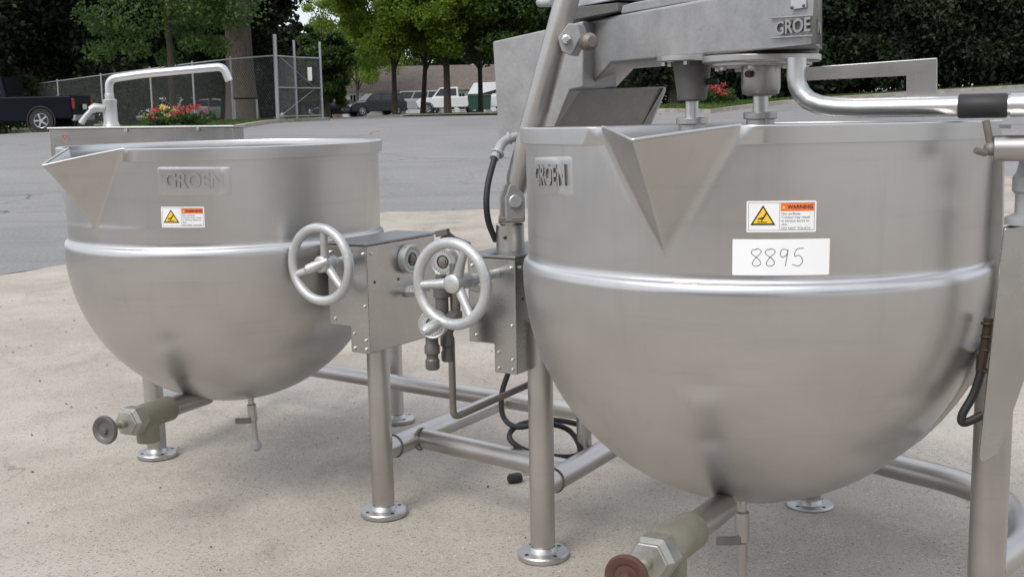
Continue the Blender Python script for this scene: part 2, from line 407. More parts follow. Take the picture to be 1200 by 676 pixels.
# ------------------------------------------------------------------ kettles
def build_kettle(label, cx, cy, R, zrim, zg, zbot, spout_az, tip_drop, tip_k, group):
    root = thing('tilting_kettle', label, 'kettle', (cx, cy, 0), group)
    rb = .974*R; zb = zg-.013*R/.485; zB = zg+.055          # bulge height, foot of the V
    hw = math.radians(16); lipr = R*1.006; bandh = .031
    # column parameters
    cols = [0, .35, .7, 1.1, 1.6, 2.3, 4, 6, 8, 10, 12, 13.5, 14.5, 15.2, 15.6, 16, 16.4, 16.8, 17.5, 18.5, 20, 22, 25, 27]+list(range(29, 66, 2))
    cols += list(np.arange(68, 181, 4))
    if cols[-1] < 180: cols.append(180)
    cols = [-c for c in cols[:0:-1]]+cols
    if cols[0] == -180: cols = cols[1:]
    cols = np.radians(cols); nc = len(cols)
    def caz(c, z):
        if z >= zB: t = max((z-zB)/(zrim-zB), .05)
        else: t = .05+.95*min((zB-z)/(zB-zg+.12), 1)
        a = abs(c); k0 = math.radians(50)
        if a <= hw: r = a*t
        elif a < k0: r = hw*t+(k0-hw*t)*(a-hw)/(k0-hw)
        else: r = a
        return math.copysign(r, c)
    tipR = tip_k*R
    def body_r(z):
        if z > zg+.006: return rb+(z-zg)*.012
        return rb
    def rad(az, z, base, off=0):
        if z <= zB or abs(az) > math.radians(24): return base-off
        t = (z-zB)/(zrim-zB)
        ha = hw*t; cxp, cyp = base*math.cos(ha), base*math.sin(ha); tr = base+(tipR-base)*t
        # line through (tr,0) and (cxp,cyp); intersect with the ray at angle |az|
        a = math.sqrt(az*az+.00002); dx, dy = cxp-tr, cyp
        den = math.cos(a)*dy-math.sin(a)*dx
        r = (tr*dy)/den if abs(den) > 1e-9 else base
        if r < 0 or t < .02: r = base
        kk = .012
        if r > base+kk: q = r
        elif r < base-kk: q = base
        else: h_ = .5+.5*(r-base)/kk; q = base*(1-h_)+r*h_+kk*h_*(1-h_)*.5
        return q-off
    def ring(z, base, off=0, drop=True):
        out = []
        for c in cols:
            az = caz(c, z); r = rad(az, z, base, off); zz = z
            if z > zB and drop:
                t = (z-zB)/(zrim-zB); ext = max(0, (rad(az, z, base)-base))/max(1e-6, (tipR-base))
                zz = z-tip_drop*ext*t
            A = spout_az+az; out.append(V((cx+r*math.cos(A), cy+r*math.sin(A), zz)))
        return out
    # shell
    rings = []
    n = 30
    for i in range(1, n+1):
        t = PI/2*(1-i/n); rings.append(ring(zb-(zb-zbot)*math.sin(t), R*math.cos(t)))
    sh = .001*R/.485
    for (r, z) in ((R*1.0, zb+.004), (R*.9985, zb+.010), (R*.9955, zb+.0155), (R*.991, zb+.0195), (R*.986, zb+.022), (R*.981, zb+.0235), (R*.977, zb+.0262), (rb, zb+.0310)):
        rings.append(ring(z, r))
    z0 = zb+.0310; zs = list(np.linspace(z0, zrim-.004, 26))[1:]
    for z in zs: rings.append(ring(z, body_r(z)))
    rings.append(ring(zrim, body_r(zrim)-.001)); rings.append(ring(zrim, body_r(zrim)-.006)); rings.append(ring(zrim-.004, body_r(zrim)-.008))
    for z in np.linspace(zrim-.02, zg, 14): rings.append(ring(z, body_r(z)-.0085))
    for i in range(0, 12):
        t = PI/2*i/12; rings.append(ring(zb-(zb-zbot-.05)*math.sin(t), (rb-.009)*math.cos(t)+.0001))
    mb = MB(); mb.v = [tuple(p) for r in rings for p in r]; nr = len(rings)
    mb.f = [(i*nc+j, i*nc+(j+1) % nc, (i+1)*nc+(j+1) % nc, (i+1)*nc+j) for i in range(nr-1) for j in range(nc)]
    mb.v.append((cx, cy, zbot)); ci = len(mb.v)-1
    mb.f += [(ci, (j+1) % nc, j) for j in range(nc)]; mb.m = [0]*len(mb.f)
    mb.mesh('kettle_shell', steel, root, smooth=30)
    # rim band outside the spout
    def band(a0, a1, nseg=90):
        m = MB(); prof = [(body_r(zrim)-.001, zrim-bandh-.001), (lipr-.0008, zrim-bandh-.001), (lipr, zrim-bandh), (lipr, zrim-.0015), (lipr-.0018, zrim+.0005), (body_r(zrim)-.004, zrim+.0005)]
        vs = []; k_ = len(prof)
        for i in range(nseg+1):
            s_ = i/nseg; a = a0+(a1-a0)*s_
            e = min(1, min(s_, 1-s_)*nseg/2.6); e = e*e*(3-2*e)
            for (r, z) in prof:
                rr = (body_r(zrim)-.001)*(1-e)+r*e if r > body_r(zrim) else r
                vs.append((cx+rr*math.cos(spout_az+a), cy+rr*math.sin(spout_az+a), z))
        m.add(vs, [(i*k_+j, (i+1)*k_+j, (i+1)*k_+j+1, i*k_+j+1) for i in range(nseg) for j in range(k_-1)])
        m.mesh('rim_band', steel, root, smooth=24)
    band(math.radians(15.2), math.radians(360-15.2), 180)
    # bright welded pouring edge
    edge = [ring(zrim, body_r(zrim)-.004)[j] for j in range(nc) if abs(cols[j]) <= hw+.001]
    MB().tube([p+V((0, 0, .0005)) for p in edge], .0032, 8).mesh('spout_edge', bright_m, root, smooth=60)
    return root, rb

def on_cyl(root, rb, az, zc, tilt=0):
    zg_ = .757 if root is kl else .777
    cx, cy = ORI[root.name].x, ORI[root.name].y
    ct, st = math.cos(tilt), math.sin(tilt)
    def f(p):
        u, v_, w_ = p; u, v_ = u*ct-v_*st, u*st+v_*ct
        a = az+u/rb; r = rb+w_+max(0, zc+v_-zg_)*.012+.0002; return V((cx+r*math.cos(a), cy+r*math.sin(a), zc+v_))
    return f
def bent(geo_list, f, name, mats, parent, cut=.012, smooth=0):
    bm = bmesh.new()
    for (vs, fs, mi) in geo_list:
        bv = [bm.verts.new(p) for p in vs]
        for fc in fs:
            try: q = bm.faces.new([bv[i] for i in fc]); q.material_index = mi
            except ValueError: pass
    xs = [v.co.x for v in bm.verts]; q = min(xs)+cut
    while q < max(xs):
        bmesh.ops.bisect_plane(bm, geom=bm.verts[:]+bm.edges[:]+bm.faces[:], plane_co=(q, 0, 0), plane_no=(1, 0, 0)); q += cut
    o0 = ORI[parent.name]
    for v in bm.verts: v.co = f(v.co)-o0
    me = bpy.data.meshes.new(name); bm.to_mesh(me); bm.free()
    for m in mats: me.materials.append(m)
    if smooth:
        me.polygons.foreach_set('use_smooth', [True]*len(me.polygons)); me.set_sharp_from_angle(angle=math.radians(smooth))
    o = bpy.data.objects.new(name, me); COL.objects.link(o); o.parent = parent; ORI[o.name] = o0; return o
def quad(x0, y0, x1, y1, w_): return [(x0, y0, w_), (x1, y0, w_), (x1, y1, w_), (x0, y1, w_)], [(0, 1, 2, 3)]
def rrect(x0, y0, x1, y1, r, w_, n=4):
    p = []
    for cx_, cy_, a in ((x1-r, y1-r, 0), (x0+r, y1-r, 90), (x0+r, y0+r, 180), (x1-r, y0+r, 270)):
        for i in range(n+1):
            t = math.radians(a+90*i/n); p.append((cx_+r*math.cos(t), cy_+r*math.sin(t), w_))
    return p, [tuple(range(len(p)))]
def shift(g, dx, dy, dz=0): return [(x+dx, y+dy, z+dz) for x, y, z in g[0]], g[1]

def warning_label(root, rb, az, zc, W, H, tilt=0):
    f = on_cyl(root, rb, az, zc, tilt); G = []
    def A(g, m): G.append((g[0], g[1], m))
    A(rrect(-W/2, -H/2, W/2, H/2, .002, .0008), 0)
    e = .0009; t_ = .0007
    for q in ((-W/2+.003, H/2-.0037, W/2-.003, H/2-.003), (-W/2+.003, -H/2+.003, W/2-.003, -H/2+.0037), (-W/2+.003, -H/2+.003, -W/2+.0037, H/2-.003), (W/2-.0037, -H/2+.003, W/2-.003, H/2-.003), (-.03*W, -H/2+.003, -.03*W+t_, H/2-.003)):
        A(quad(*q, e), 1)
    # triangle
    cx_, s_ = -W*.265, H*.35
    def tri(s, w_, dy=0): return [(cx_-s*1.12, -s*.78+dy, w_), (cx_+s*1.12, -s*.78+dy, w_), (cx_, s*1.05+dy, w_)], [(0, 1, 2)]
    A(tri(s_, .0011), 2); A(tri(s_*.78, .0014, -.0003), 3)
    # hand over hot surface
    hx = cx_; k_ = s_/.0125
    A(([(hx-.006*k_, -.0068*k_, .0017), (hx+.005*k_, -.0068*k_, .0017), (hx+.005*k_, -.0058*k_, .0017), (hx-.006*k_, -.0058*k_, .0017)], [(0, 1, 2, 3)]), 2)
    A(([(hx-.0055*k_, -.0035*k_, .0017), (hx+.001*k_, -.0025*k_, .0017), (hx+.0045*k_, .004*k_, .0017), (hx+.003*k_, .0045*k_, .0017), (hx, -.0005*k_, .0017), (hx-.0055*k_, -.002*k_, .0017)], [(0, 1, 2, 3, 4, 5)]), 2)
    A(([(hx-.001*k_, -.0028*k_, .0017), (hx-.0025*k_, -.0052*k_, .0017), (hx-.0016*k_, -.0054*k_, .0017), (hx+.0008*k_, -.0025*k_, .0017)], [(0, 1, 2, 3)]), 2)
    A(quad(-.02*W+t_, H*.17, W/2-.004, H/2-.004, .0010), 4)
    hc = (H*.17+H/2-.004)/2
    A(shift(text_geo('WARNING', H*.165, 0, True), W*.265, hc, .0013), 2)
    A(([(W*.0, hc-.0022, .0013), (W*.055, hc-.0022, .0013), (W*.0275, hc+.0025, .0013)], [(0, 1, 2)]), 3)
    for i, tx in enumerate(('Hot surfaces.', 'Contact may result', 'in serious burns to', 'skin.', 'DO NOT TOUCH.')):
        g = text_geo(tx, H*.115, 0); mx = min(p[0] for p in g[0])
        A(shift(g, W*.0-mx, H*.09-i*H*.113-(.02*H if i == 4 else 0), .0012), 1)
    bent(G, f, 'warning_label', [white, ink, black, yellow, orange], root)
def plaque(root, rb, az, zc, W, H, tilt=0):
    f = on_cyl(root, rb+.0005, az, zc, tilt)
    bm = MB(); prof = [(0, 0), (.0015, .0012), (.004, .0022)]
    G = []
    n = 6; loops = []
    for ins, h_ in ((-.003, -.0010), (0, -.0001), (.006, .0005)):
        p, _ = rrect(-W/2+ins, -H/2+ins, W/2-ins, H/2-ins, .006-ins*.5, h_, n); loops.append(p)
    L = len(loops[0]); vs = loops[0]+loops[1]+loops[2]
    fs = [(i*L+j, i*L+(j+1) % L, (i+1)*L+(j+1) % L, (i+1)*L+j) for i in range(2) for j in range(L)]+[tuple(range(2*L, 3*L))]
    G.append((vs, fs, 0))
    o = bent(G, f, 'name_plaque', [steel], root, .008, smooth=60)
    t = text_geo('GROEN', H*.80, .0042, True); _w = max(p[0] for p in t[0])-min(p[0] for p in t[0]); t = ([(p[0]*W*.80/_w, p[1], p[2]+.0004) for p in t[0]], t[1])
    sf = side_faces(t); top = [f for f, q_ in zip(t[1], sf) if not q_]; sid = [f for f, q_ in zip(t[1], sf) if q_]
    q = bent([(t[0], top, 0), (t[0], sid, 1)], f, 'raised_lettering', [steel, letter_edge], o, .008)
    return o

hex_m = mat_cast('worn_nickel', (.40, .40, .37), .75, .36)
def drain_valve(root, pts, sc, wheel_mat, wheel_label=None):
    """pts: start under the bowl -> wheel centre"""
    a, b = V(pts[0]), V(pts[1]); d = (b-a).normalized(); L = (b-a).length
    MB().tube([a-d*.02, a+d*L*.42], .026*sc, 24).mesh('drain_pipe', tube_m, root, bevel=.0)
    vb = MB(); vb.lathe([(.031*sc, L*.36), (.034*sc, L*.37), (.034*sc, L*.68), (.031*sc, L*.69)], a, d, 28)
    j = a+d*L*.60
    vb.tube([j, j-V((0, 0, .030*sc)), j-V((0, 0, .070*sc))], .030*sc, 24)
    v = vb.mesh('valve_body', bronze_m, root, bevel=.002)
    # ragged hex bonnet
    hx = MB(); hx.lathe([(.030*sc, L*.675), (.040*sc, L*.69), (.041*sc, L*.775), (.034*sc, L*.80), (.034*sc, L*.815), (.018*sc, L*.82)], a, d, 6)
    hx.mesh('hex_bonnet', hex_m, v, smooth=20, bevel=.0025)
    MB().lathe([(.011*sc, L*.80), (.011*sc, L*.86), (.007*sc, L*.865), (.007*sc, L*.98)], a, d, 16).mesh('stem', bronze_m, v)
    wh = MB(); c = a+d*L
    wh.lathe([(.007*sc, -.006), (.030*sc, -.007), (.036*sc, -.003), (.037*sc, .002), (.034*sc, .008), (.024*sc, .007), (.020*sc, .003), (.012*sc, .003), (.009*sc, .010), (.004*sc, .011)], c, d, 36)
    o = wh.mesh('valve_knob', wheel_mat, v, smooth=40)
    if wheel_label: o['label'] = wheel_label

KG = 'tilting steam kettles'
azL = math.radians(-126.4); azR = math.radians(-119.8)
kl, rbl = build_kettle('farther polished steel kettle on the left, faucet behind its rim', -.812, 3.348, .445, 1.021, .757, .284, azL, .037, 1.288, KG)
kr, rbr = build_kettle('nearest large polished steel kettle carrying the handwritten 8895 tag', .506, 2.457, .485, 1.061, .777, .26, azR, .021, 1.28, KG)
plaque(kl, rbl, math.radians(-86.6), .939, .176, .066, math.radians(-1))
plaque(kr, rbr, math.radians(-155.5), .968, .160, .070, math.radians(2))
warning_label(kl, rbl, math.radians(-91.0), .850, .108, .052, math.radians(-1))
warning_label(kr, rbr, math.radians(-95.3), .905, .118, .054)
# hand written tag
G = [(*rrect(-.083, -.0315, .083, .0315, .002, .0008), 0)]
digits = {'8': [(.5, .95), (.15, .9), (.1, .7), (.75, .35), (.8, .1), (.4, 0), (.15, .15), (.4, .45), (.9, .8), (.6, .98), (.4, .93)],
          '9': [(.75, .9), (.35, .95), (.15, .7), (.35, .5), (.7, .65), (.8, .92), (.72, .5), (.6, 0)],
          '5': [(.95, 1.0), (.35, .93), (.2, .55), (.6, .6), (.9, .3), (.6, .02), (.0, .08)]}
hand = MB()
for i, ch in enumerate('8895'):
    P = catmull([((x*.020)-.052+i*.0235, (y_-.5)*.031, .0010) for x, y_ in digits[ch]], 6)
    for p, q in zip(P[:-1], P[1:]):
        t = (q-p).normalized(); nn = V((-t.y, t.x, 0))*.00065; p = p-t*.0002; q = q+t*.0002
        hand.add([p-nn, q-nn, q+nn, p+nn], [(0, 1, 2, 3)])
G.append((hand.v, hand.f, 1))
tg = bent(G, on_cyl(kr, rbr, math.radians(-95.2), .8345), 'number_tag', [paper, ink], kr); tg['label'] = 'white tag with handwritten 8895'

def small_tap(root, top, bot, sc=1.0, left=True):
    top, bot = V(top), V(bot); d = (bot-top); L = d.length; d = d.normalized()
    m = MB(); m.lathe([(.009*sc, -.02), (.009*sc, L*.1), (.013*sc, L*.12), (.013*sc, L*.42), (.009*sc, L*.45), (.008*sc, L*.82)], top, d, 16)
    o = m.mesh('drain_tap', tube_m, root)
    MB().lathe([(.008*sc, L*.80), (.015*sc, L*.86), (.015*sc, L*.96), (.006*sc, L*1.02)], top, d, 14).mesh('tap_nozzle', galv, o)
    c = top+d*L*.38
    MB().box(c+V((-.026*sc, -.012, -.004)), (.045*sc, .006, .016*sc)).mesh('tap_lever', grime_m, o, bevel=.002)
small_tap(kl, (-.752, 3.25, .300), (-.742, 3.25, .148))
small_tap(kr, (.459, 2.28, .300), (.462, 2.28, .10), 1.15)
drain_valve(kl, [(-.885, 3.23, .312), (-1.032, 2.86, .322)], 1.0, darkcast_m)
drain_valve(kr, [(.405, 2.22, .306), (.176, 1.80, .335)], 1.06, rust_m, 'rusty red valve knob')

# trunnion plates at the right of the near kettle
tp = MB()
ax = V((.857, -.515, 0)); nn = V((.515, .857, 0))
c0 = V((.506, 2.457, 0))
def bw(z): return .485*math.sqrt(max(0, 1-((.763-z)/.503)**2))
prof = [(.455, 1.02), (.492, 1.02), (.497, .86), (.500, .77), (.518, .70), (.516, .61), (.495, .57)]+[(bw(z)+.014-.010*(.54-z)/.16, z) for z in (.54, .50, .46, .42, .38)]+[(bw(z)-.02, z) for z in (.38, .46, .54, .62)]+[(.45, .76)]
tp.prism([c0+ax*a+V((0, 0, z))+nn*.02 for a, z in prof], nn*.02)
tp.mesh('trunnion_plate', sheet_m, kr, bevel=.002)

# ------------------------------------------------------------------ support frame
fr = thing('support_frame', 'floor standing tubular steel frame carrying both kettles', 'frame', (0, 3.1, 0))
flange_m = mat_cast('worn_flange_steel', (.50, .50, .50), .9, .38)
def leg(x, y, top, r=.0305):
    m = MB(); m.lathe([(r, .045), (r, top)], (x, y, 0), (0, 0, 1), 32)
    lg = m.mesh('leg', tube_m, fr)
    p = MB(); p.lathe([(r-.004, .025), (r-.004, .05)], (x, y, 0), (0, 0, 1), 24); p.mesh('adjusting_sleeve', bright_m, lg)
    f = MB(); f.lathe([(.060, .0115), (.063, .0135), (.064, .024), (.061, .0275), (.036, .0285), (.033, .036), (r, .040)], (x, y, 0), (0, 0, 1), 40)
    for i in range(4):
        a = math.radians(35+90*i); f.mat(1).lathe([(.0052, .026), (.0052, .0288)], (x+.049*math.cos(a), y+.049*math.sin(a), 0), (0, 0, 1), 12)
    f.mesh('foot_flange', [flange_m, black], lg, bevel=0)
    return lg
zt = .19; tr = .030
leg(-.363, 3.072, .50); leg(.064, 2.744, .60); leg(-1.161, 3.669, .72); leg(-.417, 4.043, .46, .024); leg(.80, 3.055, .50)
leg(.925, 2.19, .62, .035)
def ftube(pts, r=tr, name='cross_tube', m=tube_m):
    return MB().tube(pts, r, 24).mesh(name, m, fr)
ftube([(-.363, 3.072, zt), (-.045, 3.595, zt)])
ftube([(.064, 2.744, zt), (.52, 3.50, zt)])
ftube([(-.275, 3.205, zt), (.135, 2.868, zt)], .029)
ftube([(-1.02, 4.33, zt), (-.69, 4.095, zt), (-.007, 3.60, zt), (.80, 3.03, zt)], .027)
ftube([(-1.161, 3.669, zt), (-.98, 4.30, zt)])
ftube(catmull([(.80, 3.055, zt), (.95, 2.865, zt), (1.075, 2.70, zt), (1.115, 2.53, zt), (1.05, 2.33, zt), (.93, 2.19, zt)]), .032)
ftube([(.185, 3.02, .17), (.185, 3.02, .30)], .020, 'stub_post')
# weld beads
for c, d in (((-.285, 3.20, zt), (.83, -.55, 0)), ((-.363+.016, 3.072+.026, zt), (.52, .86, 0)), ((.064+.016, 2.744+.026, zt), (.52, .86, 0))):
    MB().torus(V(c)+V(d).normalized()*.026, d, .0305, .003, 28, 6).mesh('weld_bead', grime_m, fr)
# right hand column: sloping guard bar, fittings, stub pipe
m = MB(); P = [(.878, .875), (.935, .885), (.935, .62), (.885, .455), (.858, .440), (.850, .452)]
m.prism([V((x, 2.07, z)) for x, z in P], V((.012, .03, 0)))
m.mesh('guard_bar', sheet_m, fr, bevel=.004)
m = MB(); m.lathe([(.030, .88), (.030, .893), (.014, .90), (.014, .935), (.020, .94), (.020, .965), (.014, .972), (.010, .99), (.010, 1.01)], (.915, 2.08, 0), (0, 0, 1), 24)
m.mesh('column_fitting', galv, fr)
MB().tube([(.835, 2.03, 1.018), (1.02, 1.98, 1.018)], .0225, 24).mesh('stub_pipe', tube_m, fr, bevel=.002)
MB().box((.92, 2.03, 1.055), (.13, .05, .006)).mesh('stub_plate', bright_m, fr)
m = MB(); m.tube([(.822, 2.03, 1.066), (.829, 2.03, 1.035), (.834, 2.03, 1.022)], .0065, 12); m.sphere((.833, 2.03, 1.018), .013)
m.tube([(.802, 2.02, 1.016), (.822, 2.025, 1.010)], .006, 10)
m.mesh('lock_pin', grime_m, fr)
m = MB(); m.tube(catmull([(.888, 2.14, .70), (.884, 2.14, .66), (.876, 2.14, .60)]), .009, 12)
for z in (.69, .665, .64, .60): m.torus((.885-.0, 2.14, z), (0, 0, 1), .009, .003, 14, 6)
m.mesh('swivel_joint', mat_cast('rusted_iron', (.06, .04, .03), .5, .6), fr)
MB().tube(catmull([(.878, 2.14, .60), (.865, 2.14, .555), (.845, 2.14, .515), (.850, 2.14, .50), (.885, 2.14, .515)]), .008, 12).mesh('steam_hose', rubber, fr)
# thin sloping steam line of the left side
MB().tube(fillet([(-.148, 2.75, .555), (-.148, 2.75, .365), (.10, 2.93, .428)], .02), .0085, 14).mesh('condensate_line', grime_m, fr)

# ------------------------------------------------------------------ consoles
SD = V((.53, .85, 0)).normalized(); FN = -SD; LW = V((-.85, .53, 0)).normalized()
def screw(mb, p, n_, r=.0045):
    mb.lathe([(r, -.002), (r, .0018), (r*.6, .0035)], p, n_, 10)
def handwheel(root, c, n_, R, knob_dir, shaft_len, spoke0):
    x, y, z = frame_from(n_)
    m = MB(); m.torus(c, n_, R-.012, .0125, 64, 16)
    for i in range(3):
        a = math.radians(spoke0+120*i); e = x*math.cos(a)+y*math.sin(a)
        p0 = V(c)-z*.016+e*.012; p1 = V(c)+e*(R-.014)
        m.tube([p0, p0.lerp(p1, .5)+z*.001, p1], [.0125, .0100, .0095], 12)
    m.lathe([(.019, -.034), (.021, -.022), (.021, .002), (.016, .006), (.006, .006)], c, n_, 24)
    w_ = m.mesh('handwheel', wheel_m, root, smooth=50)
    a = math.radians(knob_dir); e = x*math.cos(a)+y*math.sin(a); k = V(c)+e*(R-.014)
    return w_, k, z
def console(label, corner, ztop, zlow, gauge_face, extra):
    root = thing('control_console', label, 'control box', (corner[0], corner[1], 0), 'kettle control consoles')
    c = V((corner[0], corner[1], 0)); W_ = .132; D_ = .30
    P = [(0, zlow), (.062, zlow), (.062, zlow+.068), (W_, zlow+.068), (W_, ztop), (0, ztop)]
    m = MB(); m.prism([c+LW*a+V((0, 0, z)) for a, z in P], SD*D_)
    m.mesh('housing', sheet_m, root, bevel=.003, bseg=2)
    l = MB(); l.prism([c+LW*(-.003)+FN*.004+V((0, 0, ztop+.001)), c+LW*(W_+.003)+FN*.004+V((0, 0, ztop+.001)), c+LW*(W_+.003)+SD*(D_+.004)+V((0, 0, ztop+.001)), c+LW*(-.003)+SD*(D_+.004)+V((0, 0, ztop+.001))], V((0, 0, .007)))
    l.mesh('lid', mat_lid, root, bevel=.002)
    for a, z in ((.012, ztop-.02), (.012, ztop-.155), (.012, zlow+.012), (.05, zlow+.012), (.05, zlow+.05), (W_-.02, zlow+.085), (W_-.012, ztop-.02), (.012, zlow+.035)):
        s = MB(); screw(s, c+LW*a+FN*.0015+V((0, 0, z)), FN); s.mesh('screw', bright_m, root)
    for d_, z in ((.02, ztop-.02),): s = MB(); screw(s, c+SD*d_-LW*.0015+V((0, 0, z)), -LW); s.mesh('screw', bright_m, root)
    for d_, z in ((.03, ztop-.095), (.13, ztop-.10)): s = MB(); s.lathe([(.0035, -.001), (.0035, .0008)], c+SD*d_-LW*.001+V((0, 0, z)), -LW, 10); s.mesh('drilled_hole', black, root)
    return root, c
mat_lid = mat_steel('dull_lid_steel', (.36, .36, .36), .38, 0, (40, 6, 6), .3)
L_, cL = console('control box beside the left kettle with round gauge on its side', (-.369, 2.95), .763, .484, True, None)
R_, cR = console('control box tucked against the right kettle below the tall strut', (.008, 2.655), .760, .490, False, None)
# left wheel
wc = V((-.479, 2.905, .7255))
w1, k1, z1 = handwheel(L_, wc, FN, .104, 0, .1, 200)
m = MB(); m.tube([wc+SD*.01, wc+SD*.12], .011, 16); m.lathe([(.016, .03), (.018, .05), (.012, .06)], wc, SD, 16); m.mesh('wheel_shaft', wheel_m, L_)
hp = wc+FN*.012
m = MB(); hv = V((.8, -.1, .35)).normalized()
m.tube([hp-hv*.036, hp-hv*.028, hp-hv*.01, hp+hv*.012, hp+hv*.03], [.006, .0125, .0135, .009, .008], 14); m.mesh('crank_grip', wheel_m, L_)
# right wheel
wc = V((-.132, 2.53, .7255))
w2, k2, z2 = handwheel(R_, wc, FN, .102, 0, .1, 65)
m = MB(); m.tube([wc+SD*.01, wc+SD*.20], .011, 16); m.lathe([(.016, .03), (.018, .06), (.012, .07)], wc, SD, 16)
m.mesh('wheel_shaft', wheel_m, R_)
x, y, z = frame_from(FN)
kp = wc+LW*.030+V((0, 0, -.086))
m = MB(); hv = V((-.62, -.62, -.25)).normalized(); m.tube([kp-hv*.012, kp+hv*.006, kp+hv*.022, kp+hv*.046, kp+hv*.058], [.009, .009, .013, .0135, .007], 14); m.mesh('crank_grip', wheel_m, R_)
def gauge(root, c, n_, r, name='gauge', dial=galv):
    m = MB(); m.lathe([(r*.9, -.02), (r, -.016), (r, .002), (r*.93, .005), (r*.86, .004)], c, n_, 36, cap=False)
    m.lathe([(r*.9, .0035), (.0001, .0037)], c, n_, 36)
    g = m.mesh(name, wheel_m, root)
    MB().torus(V(c)+V(n_).normalized()*.0042, n_, r*.42, r*.05, 28, 6).mesh('dial_ring', black, g)
    MB().lathe([(r*.30, .003), (r*.30, .008), (r*.12, .010)], c, n_, 16).mesh('centre_cap', grime_m, g)
    m = MB(); xx, yy, zz = frame_from(n_)
    for i in range(24):
        a = 2*PI*i/24; e = xx*math.cos(a)+yy*math.sin(a); t_ = yy*math.cos(a)-xx*math.sin(a)
        m.box(V(c)+e*r*.74+zz*.0044, (r*.10, r*.03, .0008), (e, t_, zz))
    m.mesh('dial_marks', ink, g)
    return g
RN = -LW
gauge(L_, cL+SD*.165+RN*.018+V((0, 0, .713)), RN, .038)
m = MB(); q = cL+SD*.17+V((0, 0, .625))
m.lathe([(.018, 0), (.018, .012), (.012, .014), (.012, .03), (.017, .034), (.017, .05), (.010, .055)], q, RN, 6); m.mesh('safety_valve', wheel_m, L_, smooth=20, bevel=.001)
m = MB(); m.lathe([(.014, 0), (.014, .01), (.009, .012), (.009, .03), (.013, .034), (.013, .046)], q+SD*.045+V((0, 0, .008)), RN, 6); m.mesh('pipe_plug', wheel_m, L_, smooth=20, bevel=.001)

# pipework between the boxes
pw = thing('steam_pipework', 'grey steam pipes with two round discs between the two control boxes', 'pipework', (-.16, 2.72, .4))
vertax = V((0, 0, 1)); toC = V((-.45, -.89, .0)).normalized()
gauge(pw, (-.161, 2.74, .748), toC, .034)
gauge(pw, (-.181, 2.60, .624), V((-.15, -.98, .12)), .033)
m = MB(); m.lathe([(.0155, .60), (.0155, .665), (.0195, .667), (.0195, .69), (.0135, .692), (.0135, .72)], (-.166, 2.72, 0), vertax, 20)
m.mesh('standpipe', darkcast_m, pw)
m = MB(); m.lathe([(.012, .62), (.012, .745)], (-.135, 2.73, 0), vertax, 16); m.lathe([(.016, .60), (.016, .63)], (-.135, 2.73, 0), vertax, 16); m.mesh('riser', grime_m, pw)
for (x_, y_, zt_, zb_, rr) in ((-.186, 2.63, .595, .513, .0165), (-.152, 2.66, .60, .525, .0155)):
    m = MB(); m.lathe([(rr*.8, zb_), (rr, zb_+.004), (rr, zb_+.022), (rr*.82, zb_+.026), (rr*.82, zb_+.035), (rr*1.08, zb_+.038), (rr*1.08, zb_+.055), (rr*.9, zb_+.06), (rr*.9, zt_)], (x_, y_, 0), vertax, 18)
    m.mesh('pipe_nozzle', darkcast_m, pw)
MB().tube(fillet([(-.152, 2.66, .60), (-.14, 2.70, .625), (-.14, 2.74, .60)], .015), .016, 16).mesh('elbow', darkcast_m, pw)
m = MB(); m.tube([(-.10, 2.72, .785), (-.135, 2.70, .80), (-.155, 2.69, .815)], [.011, .013, .015], 14); m.box((-.158, 2.685, .822), (.034, .012, .014), (V((.8, -.5, .2)).normalized(), V((.5, .8, 0)).normalized(), V((-.15, .1, 1)).normalized()))
m.mesh('union_tee', darkcast_m, pw)
m = MB(); m.lathe([(.008, 0), (.014, .01), (.014, .03), (.008, .05)], (-.095, 2.62, .705), V((1, -.1, .05)), 14); m.mesh('petcock', wheel_m, pw)

# ------------------------------------------------------------------ mixer bridge with strut
mx = thing('mixer_bridge', 'grey cast gearbox arm reaching over the near kettle with two agitator shafts', 'mixer', (.2, 2.9, 0))
def at(px, py, Y):
    d = fwd*1368.2+r2*(px-600)+u2*(338-py); return V((0, 0, 1.1))+d*(Y/d.y)
# rear pedestal (left block), front face and inner hollow
F1 = [at(577, 49, 3.12), at(683, 25, 2.94), at(683, 103, 2.94), at(668, 106, 2.965), at(648, 156, 3.02), at(584, 164, 3.10)]
m = MB(); m.prism(F1, V((.10, .17, 0))); m.mesh('pedestal_casting', cast_m, mx, bevel=.005, bseg=3)
F2 = [at(664, 105, 2.99), at(778, 102, 3.16), at(750, 166, 3.20), at(640, 180, 3.03)]
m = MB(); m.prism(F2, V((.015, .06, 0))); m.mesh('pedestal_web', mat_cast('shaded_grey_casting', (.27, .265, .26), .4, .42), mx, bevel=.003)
m = MB(); m.prism([at(778, 103, 3.15), at(779, 106, 3.16), at(752, 170, 3.20), at(740, 170, 3.19)], V((.01, .05, 0))); m.mesh('web_edge', cast_m, mx)
# arm
pl_o = V((.245, 2.92, 1.2)); pl_d = (V((.556, 2.05, 1.2))-pl_o).normalized(); pl_n = V((pl_d.y, -pl_d.x, 0))
def onp(px, py, off=0):
    d = fwd*1368.2+r2*(px-600)+u2*(338-py); C0 = V((0, 0, 1.1)); return C0+d*((pl_o-C0).dot(pl_n)/d.dot(pl_n))+pl_n*off
T1 = [onp(684, 25), onp(803, 3), onp(900, -16), onp(953, -28), onp(953, -28)+V((.03, .06, 0))]
B1 = [onp(953, 51)+V((.03, .06, 0)), onp(953, 51), onp(850, 63), onp(716, 75), onp(690, 104), onp(684, 104)]
side = V((.10, .40, 0))
m = MB(); poly = T1+B1; m.prism(poly, side); arm = m.mesh('arm_casting', cast_m, mx, bevel=.008, bseg=3)
